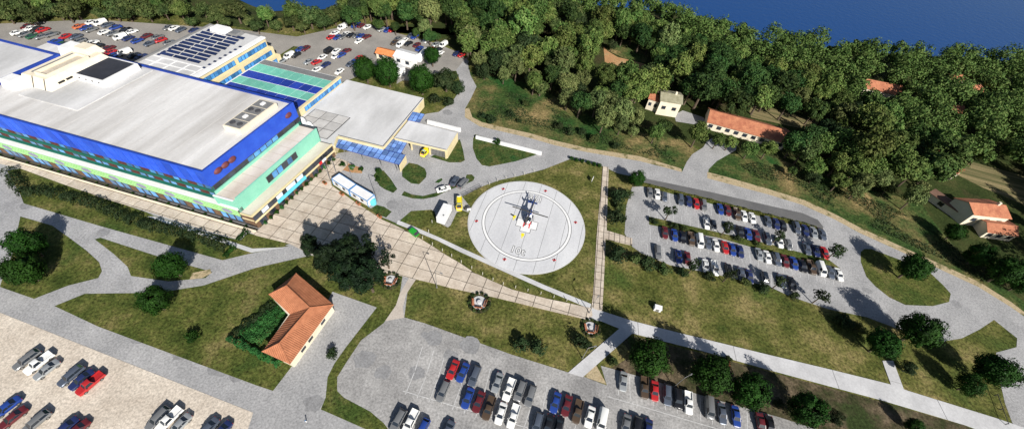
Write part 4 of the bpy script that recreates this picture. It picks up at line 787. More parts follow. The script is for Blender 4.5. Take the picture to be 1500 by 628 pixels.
CM = {k: car_meshes(k) for k in SPEC}
def recolour(o, m_): o.material_slots[0].link = 'OBJECT'; o.material_slots[0].material = m_
def car(kind, col, p, rz, label, group, full=True):
    cm = CM[kind]; cat = {'pickup truck': 'pickup', 'van': 'van'}.get(kind, 'car'); nm = {'pickup truck': 'pickup_truck', 'van': 'parked_van'}.get(kind, 'parked_car')
    if not full:
        o = link(nm, cm['one'], None, p, rz); recolour(o, PAINT[col]); return tag(o, label, cat, group)
    t_ = thing(nm, label, cat, p, rz, group); b_ = link('body', cm['body'], t_); recolour(b_, PAINT[col]); link('windows', cm['windows'], t_)
    for k in ('wheel', 'headlight', 'tail_light'):
        for q in cm['pos'][k]: link(k, cm[k], t_, q)
    return t_
KN = dict(s='saloon car', h='hatchback', e='estate car', p='pickup truck', v='van', o='off-road car')
def row(cars, deg, where, group, full=True, jit=1.5, flip=0., z=.03):
    for i, (x, y, k, col) in enumerate(cars):
        p = G(x, y, .7); a = R(deg+random.uniform(-jit, jit))+(math.pi if random.random() < flip else 0)
        car(KN[k], col, Vector((p.x, p.y, z)), a, f'{col} {KN[k]}, {ORD[i]} from left, {where}', group, full)
FP = 'cars in the front car park'
row([(663, 541, 's', 'red'), (677.7, 545, 's', 'blue'), (695, 550, 'e', 'slate'), (728.5, 560, 's', 'silver'), (745.6, 570, 'p', 'white'), (761.7, 572, 'o', 'grey'), (776.8, 579, 'e', 'grey'), (813.5, 589, 's', 'blue'), (830, 593.6, 's', 'maroon'), (846, 602, 'p', 'brown'), (864, 610, 's', 'white'), (882, 614, 'v', 'white'), (917, 622, 's', 'grey'), (933, 626, 'e', 'black'), (949, 629, 's', 'dark blue')], -104, 'upper row of the front car park', FP)
row([(649, 572, 'e', 'grey'), (685, 582.5, 's', 'blue'), (701, 588, 's', 'maroon'), (716, 597, 'p', 'brown'), (733.5, 605, 's', 'white'), (752, 609, 'p', 'white'), (787, 620, 'e', 'slate'), (803, 623, 's', 'black'), (818.5, 626, 's', 'black')], -102, 'second row of the front car park', FP)
row([(913, 558, 's', 'silver'), (944, 567, 'p', 'brown'), (959, 572, 's', 'red'), (977.5, 577.5, 'e', 'slate'), (993, 583, 'o', 'black'), (1008.5, 589, 'p', 'white'), (1039, 597, 'v', 'grey'), (1057.7, 605, 's', 'slate'), (1078, 609, 's', 'blue'), (1114.5, 620, 's', 'maroon'), (1128, 624, 's', 'black')], -97, 'row under the trees beside the front car park', FP)
row([(583, 615, 'e', 'grey'), (601, 617, 'p', 'white'), (619, 627, 'h', 'blue'), (655, 632, 's', 'slate')], -107, 'short bottom row of the front car park', FP)
GV = 'cars on the pinkish gravel'
row([(39, 526, 'e', 'grey'), (56.5, 531, 'p', 'white'), (68, 541, 's', 'silver')], -113, 'upper left trio on the gravel', GV)
row([(103.7, 549.5, 'e', 'slate'), (119, 555.5, 's', 'dark blue'), (132, 561, 'p', 'red')], -113, 'middle trio on the gravel', GV)
row([(9.4, 596, 's', 'blue'), (18, 612, 's', 'maroon'), (52, 618, 'e', 'grey'), (95, 627, 's', 'dark blue'), (111, 631, 's', 'maroon')], -113, 'bottom left row on the gravel', GV)
row([(231, 612, 'e', 'grey'), (247.5, 613.5, 'p', 'white'), (263, 622, 's', 'silver'), (304, 628, 's', 'slate'), (323, 633, 's', 'dark blue')], -111, 'right-hand bottom group on the gravel', GV)
RP = 'cars in the right-hand car park'
row([(952, 282, 's', 'grey'), (963, 284, 's', 'white'), (973.4, 288, 'h', 'slate'), (997, 292, 'e', 'slate'), (1009, 294.6, 's', 'dark blue'), (1020, 298, 's', 'red'), (1031, 300, 'e', 'grey'), (1055, 306, 's', 'blue'), (1066, 308, 's', 'maroon'), (1079.4, 313, 'p', 'brown'), (1090, 316, 's', 'white'), (1102, 319, 's', 'white'), (1125, 324, 's', 'slate'), (1137, 327.5, 's', 'dark blue'), (1147, 330, 's', 'black'), (1167, 333, 'e', 'slate'), (1179.5, 337, 's', 'dark blue'), (1192, 340, 's', 'silver'), (1204.6, 343, 's', 'slate')], -94.5, 'hedge-side top row of the right car park', RP)
row([(1035, 327, 's', 'white'), (1045, 329.5, 'h', 'grey'), (1068, 334, 's', 'grey'), (1084.4, 339, 's', 'black'), (1096, 342, 's', 'blue'), (1108, 345, 's', 'maroon'), (1124, 349, 'e', 'slate'), (1142, 354, 's', 'white'), (1155, 358, 'h', 'grey'), (1182, 364, 's', 'slate'), (1195, 367, 's', 'dark blue'), (1208, 370, 's', 'red')], -93.5, 'row above the right car park strip', RP)
row([(974, 340.4, 's', 'maroon'), (988, 344, 's', 'blue'), (1000, 347, 's', 'black'), (1012.5, 349.5, 'p', 'brown'), (1025, 353, 'v', 'white'), (1037, 355.5, 's', 'slate'), (1048.7, 359, 's', 'white'), (1062, 362, 's', 'red'), (1072.7, 365, 's', 'blue'), (1084.4, 368, 's', 'dark blue'), (1112, 372, 's', 'silver'), (1124, 376, 's', 'white'), (1138, 379, 'e', 'slate'), (1150, 382, 's', 'maroon'), (1163, 385, 's', 'blue'), (1176, 389, 's', 'black'), (1188.5, 391, 'p', 'brown'), (1202.6, 394, 'v', 'white'), (1216, 398, 's', 'slate'), (1228.7, 401.5, 's', 'white')], -93.5, 'row below the right car park strip', RP)
row([(964, 369, 'e', 'grey'), (994, 375.5, 's', 'blue'), (1007, 378, 's', 'maroon'), (1033.6, 389, 's', 'white'), (1047, 392, 'p', 'white'), (1068, 396, 's', 'black'), (1086, 401, 's', 'slate'), (1098, 404.5, 's', 'dark blue'), (1121, 408, 'e', 'grey'), (1145, 411, 's', 'slate'), (1160, 415, 's', 'black')], -94, 'bottom row of the right car park', RP)
def back(crop, x0, deg, where, group):
    k = 0; crop = sorted(crop)
    row([(x0+x/2.99, y/2.99, t_, c_) for x, y, t_, c_ in crop], deg, where, group, False, 8, .5)
BL = 'cars in the far rear car park'
r1 = [(75, 142, 's', 'white'), (105, 150, 's', 'grey'), (118, 116, 's', 'maroon'), (132, 124, 's', 'white'), (142, 158, 's', 'green'), (187, 130, 's', 'red'), (160, 127, 's', 'black'), (180, 160, 's', 'grey'), (225, 150, 'e', 'grey'), (285, 160, 's', 'red'), (242, 182, 's', 'blue'), (268, 196, 'h', 'green'), (330, 160, 's', 'slate'), (345, 180, 'e', 'grey'), (405, 186, 's', 'white'), (388, 202, 's', 'brown'), (424, 202, 's', 'black'), (475, 210, 's', 'maroon')]
back(r1, 0, 66, 'left cluster of the far rear car park', BL)
r2 = [(345, 115, 's', 'orange'), (375, 122, 's', 'blue'), (400, 96, 's', 'white'), (437, 100, 'v', 'white'), (470, 108, 's', 'slate'), (398, 130, 's', 'grey'), (455, 140, 's', 'white'), (505, 120, 's', 'blue'), (490, 147, 's', 'grey'), (550, 130, 's', 'black'), (577, 138, 's', 'white'), (525, 163, 'v', 'white'), (560, 167, 's', 'dark blue'), (600, 178, 's', 'blue'), (640, 158, 's', 'maroon'), (655, 190, 's', 'slate'), (702, 175, 's', 'red'), (690, 162, 's', 'grey'), (740, 186, 's', 'grey')]
back(r2, 0, 66, 'upper cluster of the far rear car park', BL)
r3 = [(484, 228, 's', 'red'), (545, 230, 'v', 'white'), (502, 240, 's', 'blue'), (585, 242, 's', 'black'), (618, 247, 's', 'dark blue')]
back(r3, 0, 66, 'cluster just behind the blue roof edge', BL)
r4 = [(735, 120, 's', 'grey'), (762, 122, 's', 'white'), (790, 130, 's', 'slate'), (850, 132, 's', 'dark blue')]
back(r4, 0, 66, 'bays under trees behind the solar wing', BL)
BR = 'cars in the rear car park beyond the striped roof'
back([(145, 245, 'v', 'white'), (175, 240, 's', 'black'), (195, 215, 's', 'blue'), (217, 211, 's', 'maroon'), (108, 268, 's', 'silver')], 375, 66, 'bays beside the solar wing', BR)
back([(320, 222, 'v', 'black'), (350, 224, 's', 'white'), (350, 244, 's', 'white'), (372, 240, 's', 'blue'), (396, 222, 's', 'maroon'), (290, 250, 's', 'white'), (265, 271, 's', 'red'), (305, 283, 's', 'dark blue'), (268, 303, 's', 'white'), (230, 270, 's', 'silver'), (365, 312, 's', 'white')], 375, 66, 'bays above the striped roof', BR)
back([(450, 254, 's', 'red'), (432, 268, 's', 'blue'), (414, 279, 's', 'slate')], 375, 66, 'trio beside the dark trees', BR)
back([(330, 162, 's', 'red'), (344, 145, 's', 'white'), (357, 163, 's', 'blue'), (395, 147, 's', 'white'), (380, 160, 's', 'grey'), (378, 120, 'v', 'white'), (415, 153, 's', 'black'), (437, 112, 'v', 'blue'), (460, 111, 's', 'maroon'), (460, 157, 's', 'blue'), (450, 179, 's', 'white'), (485, 160, 's', 'maroon'), (488, 118, 's', 'white'), (441, 155, 's', 'grey')], 375, 66, 'top cluster beyond the striped roof', BR)
back([(575, 131, 's', 'blue'), (597, 130, 's', 'red'), (550, 128, 's', 'silver')], 375, 66, 'trio at the wood edge', BR)
back([(695, 160, 's', 'blue'), (680, 154, 's', 'slate'), (620, 170, 's', 'grey'), (650, 176, 's', 'white'), (632, 195, 'v', 'white'), (606, 186, 's', 'brown'), (668, 190, 's', 'black'), (750, 176, 'v', 'white'), (705, 196, 's', 'maroon'), (716, 212, 's', 'blue'), (768, 216, 's', 'red'), (790, 193, 's', 'silver'), (820, 197, 'v', 'white'), (797, 218, 's', 'black'), (806, 232, 's', 'white')], 375, 66, 'cluster behind the white sheds', BR)
back([(902, 240, 's', 'red'), (879, 234, 's', 'dark blue')], 375, 60, 'pair at the rear car park tip', BR)
# vehicles by the emergency entrance
for x, y, k, c_, a, lb_ in ((649.5, 276.5, 's', 'white', 32, 'white saloon car parked alone on the curved drive by the helipad'), (666, 265, 's', 'slate', 76, 'dark slate saloon car nose-in beside the small green verge'), (678, 268, 'e', 'grey', 66, 'dark grey estate car half on the small green verge')):
    p = G(x, y, .7); car(KN[k], c_, Vector((p.x, p.y, .05)), R(a), lb_, 'cars by the emergency entrance')
def ambulance(p, rz, label):
    t_ = thing('ambulance', label, 'ambulance', p, rz); cm = CM['van']; b_ = link('body', cm['body'], t_); recolour(b_, PAINT['yellow']); link('windows', cm['windows'], t_)
    for k in ('wheel', 'headlight', 'tail_light'):
        for q in cm['pos'][k]: link(k, cm[k], t_, q)
    link('roof_panel', MB().box((-.5, 0, 2.0), (2.6, 1.0, .08)).mesh('roof_panel', PAINT['yellow']), t_); link('light_bar', MB().box((.95, 0, 2.05), (.3, 1.1, .16)).mesh('light_bar', GLASS), t_)
    link('bonnet_stripe', MB().box((1.95, 0, 1.09), (.3, 1.2, .06)).mesh('bonnet_stripe', REDP), t_); link('bonnet_panel', MB().box((2.15, 0, 1.03), (.26, 1.0, .05)).mesh('bonnet_panel', WHITE), t_); link('rear_beacon', MB().box((-1.9, 0, 2.06), (.25, 1.0, .14)).mesh('rear_beacon', WHITE), t_)
p = G(672.5, 298, 1); ambulance(Vector((p.x, p.y, .03)), R(-79), 'yellow ambulance facing the helipad beside the white box trailer')
p = G(623.5, 221.5, 1); ambulance(Vector((p.x, p.y, .03)), R(-110), 'yellow ambulance nosing out of the white-roofed shelter')
# white box trailer
p = G(650, 315, 0); p = G(651, 318.5); t_ = thing('box_trailer', 'white box trailer casting a dark shadow beside the yellow ambulance', 'trailer', Vector((p.x, p.y, .03)), R(80))
mb = MB().box((0, 0, 1.75), (5.6, 2.5, 2.5)); mb.box((0, 0, 3.03), (5.4, 2.3, .06)); link('box', mb.mesh('box', WHITE), t_); link('chassis', MB().box((0, 0, .42), (5.4, 1.9, .16)).mesh('chassis', DGREY), t_)
link('rear_door', MB().box((-2.82, 0, 1.7), (.05, 2.2, 2.2)).mesh('rear_door', OFFW), t_); link('roof_hatch', MB().box((-1.6, -.5, 3.1), (.5, .4, .1)).mesh('roof_hatch', MGREY), t_)
for x in (-1.4, 1.6):
    for s in (-1, 1): link('wheel', CM['van']['wheel'], t_, (x, s*1.02, .32))
link('drawbar', MB().tube((2.7, 0, .45), (3.9, 0, .45), .07, .05, 6).mesh('drawbar', DGREY), t_)
# green skip
p = G(607, 343); t_ = thing('waste_skip', 'bright green open waste skip at the edge of the slab plaza', 'skip', p, R(-32))
mb = MB(); o = [(-1.5, -.75), (1.5, -.75), (1.5, .75), (-1.5, .75)]
mb.loft([[(x*.8, y*.85, .12) for x, y in o], [(x, y, 1.25) for x, y in o], [(x*.94, y*.9, 1.25) for x, y in o], [(x*.78, y*.8, .45) for x, y in o]]); link('bin', mb.mesh('bin', mat('green_bin', (.02, .3, .03), .5)), t_)
link('lid', MB().box((-.35, 0, 1.3), (1.7, 1.5, .06)).mesh('lid', mat('green_bin', (.02, .3, .03), .5)), t_); link('lid', MB().box((1.0, 0, 1.3), (.9, 1.5, .06)).mesh('lid', DGREY), t_)
for s in (-1, 1): link('lifting_lug', MB().tube((0, s*.74, 1.0), (0, s*.95, 1.0), .06, .06, 6).mesh('lifting_lug', DGREY), t_)

# ------------------------------------------------------------------ helicopter
hp = G(775.5, 316.5, 1.5); he = thing('helicopter', 'white and blue rescue helicopter standing on the helipad cross', 'helicopter', Vector((hp.x, hp.y, .13)), R(-97))
HB = mat('helicopter_navy_paint', (.015, .045, .2), .25, coat=.5); HW = mat('helicopter_white_paint', (.7, .7, .72), .25, coat=.5)
def ell(x, w_, h_, zc, n_=14, p_=2.4): return [(x, w_*math.copysign(abs(math.cos(t))**(2/p_), math.cos(t)), zc+h_*math.copysign(abs(math.sin(t))**(2/p_), math.sin(t))) for t in [2*math.pi*i/n_ for i in range(n_)]]
fus = MB().loft([ell(x, w_, h_, z) for x, w_, h_, z in ((-2.6, .28, .34, 2.0), (-2.0, .62, .62, 1.85), (-1.2, .82, .82, 1.62), (0, .88, .9, 1.55), (1.0, .86, .86, 1.5), (1.8, .74, .68, 1.38), (2.4, .5, .45, 1.22), (2.75, .18, .18, 1.1))]); link('fuselage', fus.mesh('fuselage', HW, smooth=60), he)
link('engine_cowling', MB().loft([ell(x, w_, h_, z) for x, w_, h_, z in ((-2.0, .3, .2, 2.45), (-1.2, .55, .36, 2.5), (.2, .55, .38, 2.55), (.8, .25, .15, 2.4))]).mesh('engine_cowling', HB, smooth=60), he)
tb = link('tail_boom', MB().loft([ell(x, w_, h_, z, 10) for x, w_, h_, z in ((-2.2, .36, .38, 2.0), (-3.8, .24, .26, 2.05), (-6.0, .15, .17, 2.15), (-6.4, .06, .1, 2.2))]).mesh('tail_boom', HB, smooth=60), he)
def slab_(pts, ax_, th): 
    a_ = [(p[0], -th/2, p[1]) if ax_ == 'y' else (p[0], p[1], p[2]-th/2) for p in pts]; b_ = [(p[0], th/2, p[1]) if ax_ == 'y' else (p[0], p[1], p[2]+th/2) for p in pts]; return MB().loft([a_, b_])
link('tail_fin', slab_([(-5.7, 2.1), (-6.5, 2.1), (-7.0, 3.5), (-6.5, 3.5)], 'y', .1).mesh('tail_fin', HB), he)
link('stabiliser', slab_([(-4.6, -1.35, 2.1), (-5.2, -1.35, 2.1), (-5.2, 1.35, 2.1), (-4.6, 1.35, 2.1)], 'z', .08).mesh('stabiliser', HB), he)
for s in (-1, 1): link('end_plate', MB().box((-4.95, s*1.38, 2.2), (.8, .07, .9)).mesh('end_plate', HB), he)
link('windscreen', MB().loft([ell(x, w_, h_, z) for x, w_, h_, z in ((1.15, .8, .58, 1.83), (1.8, .72, .5, 1.62), (2.35, .48, .32, 1.38), (2.6, .2, .15, 1.22))]).mesh('windscreen', CARGL, smooth=60), he)
for s in (-1, 1):
    link('door', MB().box((.1, s*.88, 1.5), (1.3, .05, 1.2)).mesh('door', HB), he); link('cabin_window', MB().box((.15, s*.905, 1.85), (1.0, .03, .5)).mesh('cabin_window', CARGL), he)
    sk = MB(); sk.tube((-1.7, s*1.05, .08), (1.7, s*1.05, .08), .07, .07, 8); sk.tube((1.7, s*1.05, .08), (2.0, s*1.05, .25), .07, .05, 8)
    for x in (-.9, 1.0): sk.tube((x, s*.5, .95), (x, s*1.05, .08), .06, .06, 6)
    link('skid', sk.mesh('skid', DGREY), he)
link('rotor_mast', MB().tube((0, 0, 2.8), (0, 0, 3.35), .14, .1, 8).mesh('rotor_mast', DGREY), he); link('rotor_hub', MB().tube((0, 0, 3.25), (0, 0, 3.42), .4, .3, 10).mesh('rotor_hub', DGREY), he)
ba = G(744, 306, 3.4)-G(796, 322, 3.4); a0 = math.atan2(ba.y, ba.x)-R(-97)
bl = MB(); bl.loft([[(x, -c_, 0-.02*x*.3), (x, c_, -.02*x*.3), (x, c_, .04-.02*x*.3), (x, -c_, .04-.02*x*.3)] for x, c_ in ((.3, .1), (.9, .2), (5.4, .18), (5.5, .1))]); bl = bl.mesh('rotor_blade', mat('rotor_blade_grey', (.06, .058, .055), .5))
for k in range(4): link('rotor_blade', bl, he, (0, 0, 3.33), a0+k*math.pi/2)
tr = MB(); tr.tube((-6.7, .1, 2.75), (-6.7, .3, 2.75), .1, .1, 8)
for k in range(2): tr.box((-6.7, .27, 2.75), (.16, .04, 1.8)) if k == 0 else tr.box((-6.7, .27, 2.75), (1.8, .04, .16))
link('tail_rotor', tr.mesh('tail_rotor', DGREY), he)
link('side_stripe', MB().box((-1.3, 0, 1.55), (.6, 1.72, .5)).mesh('side_stripe', REDP), he)
# ------------------------------------------------------------------ vegetation
def leaf_arrays(rng, r, hz, n_leaf, size, n_clump, clump_r, flat_bottom=.55, inner=.35, radial=0.):
    """leaf-sized quads on the shells of many overlapping clumps inside an ellipsoidal crown centred on the origin"""
    cs = []
    while len(cs) < n_clump:
        p = rng.uniform(-1, 1, 3); q = np.linalg.norm(p)
        if q > 1 or q < inner or p[2] < -flat_bottom: continue
        cs.append(p*(1-clump_r*.55))
    cs = np.array(cs); cr = clump_r*rng.uniform(.65, 1.2, n_clump)
    idx = rng.integers(0, n_clump, n_leaf); d = rng.normal(size=(n_leaf, 3)); d /= np.linalg.norm(d, axis=1)[:, None]
    P = (cs[idx]+d*(cr[idx]*rng.uniform(.72, 1.08, n_leaf))[:, None])/(1+.35*clump_r); P *= np.array([r, r, hz])
    rad = P/np.array([r, r, hz]); rad /= np.linalg.norm(rad, axis=1)[:, None]+1e-6
    nrm = d*(.9-.55*radial)+rad*radial+rng.normal(size=(n_leaf, 3))*(.55-.2*radial)+np.array([0, 0, .35*(1-radial)]); nrm /= np.linalg.norm(nrm, axis=1)[:, None]
    t = np.cross(nrm, rng.normal(size=(n_leaf, 3))); t /= np.linalg.norm(t, axis=1)[:, None]; b = np.cross(nrm, t)
    s = size*rng.uniform(.6, 1.3, n_leaf)[:, None]
    V = np.stack([P-t*s*.5, P-b*s*.34+nrm*s*.08, P+t*s*.5, P+b*s*.34+nrm*s*.08], 1).reshape(-1, 3)
    return V
def quads_mesh(name, V, m_):
    n_ = len(V)//4; me = bpy.data.meshes.new(name); me.vertices.add(n_*4); me.vertices.foreach_set('co', V.astype(np.float32).ravel())
    me.loops.add(n_*4); me.loops.foreach_set('vertex_index', np.arange(n_*4, dtype=np.int32)); me.polygons.add(n_); me.polygons.foreach_set('loop_start', np.arange(0, n_*4, 4, dtype=np.int32))
    me.update(calc_edges=True); me.materials.append(m_); return me
def trunk_mesh(rng, h, r, limbs, reach, top):
    mb = MB(); p = Vector((0, 0, -.1)); q = Vector((rng.uniform(-.1, .1)*h*.3, rng.uniform(-.1, .1)*h*.3, h)); mb.tube(p, q, r, r*.6, 7)
    for i in range(limbs):
        a = 2*math.pi*(i+rng.uniform(0, .6))/limbs; s = p.lerp(q, rng.uniform(.65, 1)); e = s+Vector((math.cos(a)*reach*rng.uniform(.6, 1), math.sin(a)*reach*rng.uniform(.6, 1), top*rng.uniform(.4, 1))); mb.tube(s, e, r*.45, r*.12, 5)
        for k in range(2):
            b_ = s.lerp(e, .6); f = b_+Vector((rng.uniform(-1, 1), rng.uniform(-1, 1), rng.uniform(.1, .8)))*reach*.5; mb.tube(b_, f, r*.2, r*.06, 4)
    return mb
TREES = {}
def variants(key, n, r, hz, cz, leaves, size, clumps, cr, m_, tr=.18, limbs=5, inner=.35, fb=.55, radial=.3):
    out = []
    for k in range(n):
        rng = np.random.default_rng(hash(key) % 1000+k*17) if False else np.random.default_rng(sum(map(ord, key))*7+k*17)
        a, b = rng.uniform(.9, 1.1), rng.uniform(.85, 1.15); V = leaf_arrays(rng, r*a, hz*b, leaves, size, clumps, cr, fb, inner, radial); V[:, 2] += cz
        cm_ = quads_mesh('crown', V, m_); tm = trunk_mesh(rng, cz-hz*.45, tr*r/3+.08, limbs, r*.55, hz*.7).mesh('trunk', WOOD); out.append((cm_, tm))
    TREES[key] = out
#          key        n  r    hz   cz   leaves size clumps clump_r material
variants('wood', 6, 4.2, 4.1, 6.6, 4200, .55, 44, .32, LEAF_F)
variants('deepwood', 4, 4.2, 3.9, 6.2, 4200, .55, 40, .34, LEAF_F2)
variants('palewood', 4, 4.2, 4.5, 6.8, 4000, .55, 52, .28, LEAF_F3)
variants('belt', 4, 4.2, 3.3, 4.6, 2300, .62, 26, .36, LEAF_B)
variants('round', 4, 4.2, 4.4, 5.6, 9000, .42, 110, .24, LEAF_D, inner=.6, fb=.8, radial=.85)
variants('ink', 4, 4.2, 5.6, 7.2, 8000, .44, 48, .26, LEAF_K, fb=.8)
variants('sparse', 4, 2.0, 1.7, 3.6, 420, .46, 18, .3, LEAF_S, tr=.14, limbs=6)
variants('openink', 2, 3.0, 2.8, 5.0, 520, .5, 20, .32, LEAF_K, limbs=6)
variants('grey', 3, 4.2, 3.4, 4.2, 3600, .5, 28, .36, LEAF_S, fb=.8)
SHR = {}
def shrub_variants(key, n, leaves, size, clumps, m_, hz=.8):
    out = []
    for k in range(n):
        rng = np.random.default_rng(sum(map(ord, key))*5+k*31); V = leaf_arrays(rng, 1., hz, leaves, size, clumps, .42, .35, .2); V[:, 2] += hz*.62
        V[:, 2] = np.maximum(V[:, 2], .02); tm = MB()
        for i in range(5):
            a = i*1.257+rng.uniform(0, .5); tm.tube((0, 0, -.02), (math.cos(a)*.45, math.sin(a)*.45, hz*.8), .05, .02, 4)
        out.append((quads_mesh('foliage', V, m_), tm.mesh('stems', WOOD)))
    SHR[key] = out
shrub_variants('dark', 4, 900, .19, 16, LEAF_S); shrub_variants('mid', 4, 900, .19, 16, LEAF_B); shrub_variants('green', 3, 900, .17, 16, LEAF_G); shrub_variants('ink', 3, 900, .19, 16, LEAF_D)
def tree(key, p, s, label, group=None, name='broadleaf_tree', sz=None, cat='tree'):
    c_, t_ = random.choice(TREES[key]); o = thing(name, label, cat, p, random.uniform(0, 6.28), group); o.scale = (s, s, sz or s); link('crown', c_, o); link('trunk', t_, o); return o
def shrub(key, p, r, label, group=None, h=None):
    c_, t_ = random.choice(SHR[key]); o = thing('shrub', label, 'shrub', p, random.uniform(0, 6.28), group); o.scale = (r, r, h or r); link('foliage', c_, o); link('stems', t_, o); return o
def ppm(x, y, z):
    d = G(x, y, z)-Vector((0, 0, CAM_H)); k = -d.dot(CZ); return FPX/k*math.sqrt(d.length/k)
def tree_px(key, x, y, rpx, label, group=None, base_r=4.2, cz=5.2):
    s = 1.
    for _ in range(3): s = rpx/ppm(x, y, cz*s)/base_r
    p = G(x, y, cz*s); return tree(key, Vector((p.x, p.y, 0)), s, label, group)
def shrub_px(key, x, y, rpx, label, group=None, h=None):
    r = rpx/ppm(x, y, 1); p = G(x, y, min(1.5, r*.5)); return shrub(key, Vector((p.x, p.y, 0)), r, label, group, h)
for x, y, r_, lb_ in ((39, 358, 27, 'upper of two dark round trees on the left triangular lawn'), (33, 395, 28, 'lower of two dark round trees on the left triangular lawn'), (250, 389, 24, 'dark round tree at the right end of the sliver lawn'), (226, 440, 23, 'dark round tree at the top edge of the big lawn'),
    (1339, 391, 25, 'dark round tree on the lawn island inside the road loop'), (1347, 484, 30, 'dark round tree touching the loop road above the concrete spur'), (1294, 503, 25, 'dark round tree at the head of the concrete spur'), (1458, 543, 31, 'largest dark round tree at the lower right beside the side road'), (1422, 563, 20, 'small dark round tree left of the largest lower-right tree'),
    (950, 522, 29, 'dark green tree at the fork of the concrete paths'), (1041, 548, 30, 'second dark green tree along the bare soil from the path fork'), (1099, 573, 28, 'third dark green tree along the bare soil from the path fork'), (1183, 600, 27, 'fourth dark green tree along the bare soil, at the bottom edge'),
    (1436, 374, 20, 'dark tree below the red-roofed villa'), (1474, 397, 26, 'large dark tree at the right edge below the villa'), (1499, 414, 20, 'dark tree cut by the right edge below the villa'), (1399, 340, 15, 'small dark tree left of the villa garden'), (933, 262, 12, 'small dark round tree at the top left corner of the right-hand car park'),
    (535, 102, 18, 'left one of two dark trees behind the white-roofed wing'), (568, 106, 19, 'right one of two dark trees behind the white-roofed wing'), (617, 117, 19, 'dark tree at the corner of the white-roofed wing'), (633, 82, 13, 'small dark tree right of the white tank'), (1339, 623, 13, 'dark tree at the bottom edge below the concrete path')):
    tree_px('round', x, y, r_*1.12, lb_, 'dark round ornamental trees')
for x, y, r_, lb_ in ((454, 364, 15, 'leftmost near-black tree by the plaza'), (481, 379, 24, 'second near-black tree from the left by the plaza'), (523, 376, 27, 'tallest near-black tree in the middle of the plaza group'), (538, 406, 25, 'near-black tree nearest the round flower bed'), (503, 404, 22, 'near-black tree behind the tiled house corner')):
    tree_px('ink', x, y-4, r_*1.22, lb_, 'near-black trees by the plaza', cz=7.2)
tree_px('openink', 566, 378, 17, 'thin open-crowned tree at the right of the plaza group', 'near-black trees by the plaza', 3.0, 5.0)
for x, y, r_, lb_ in ((653, 117, 21, 'wide grey-green tree behind the white-roofed wing'), (672, 128, 13, 'small grey-green tree by the bend of the rear road'), (1332, 539, 15, 'grey-green tree right of the concrete spur'), (1225, 612, 16, 'grey-green tree at the bottom edge right of the last soil-strip tree')):
    tree_px('grey', x, y, r_, lb_, None, cz=4.2)
sp = [(982, 309, 12, 'thin young tree at the left end of the planted strip'), (1066, 332, 12, 'thin young tree in the middle of the planted strip'), (1142, 345, 11, 'thin young tree right of the middle of the planted strip'), (1226, 367, 15, 'thin young tree at the right end of the planted strip'), (1018, 388, 13, 'leftmost thin young tree below the bottom row of the right-hand car park'), (1069, 401, 13, 'second thin young tree below the bottom row of the right-hand car park'), (1143, 412, 13, 'third thin young tree below the bottom row of the right-hand car park'), (1204, 433, 14, 'thin young tree at the lower right corner of the right-hand car park')]
for x, y, r_, lb_ in sp: tree_px('sparse', x, y, r_, lb_, 'thin young trees in the right-hand car park', 2.0, 3.6)
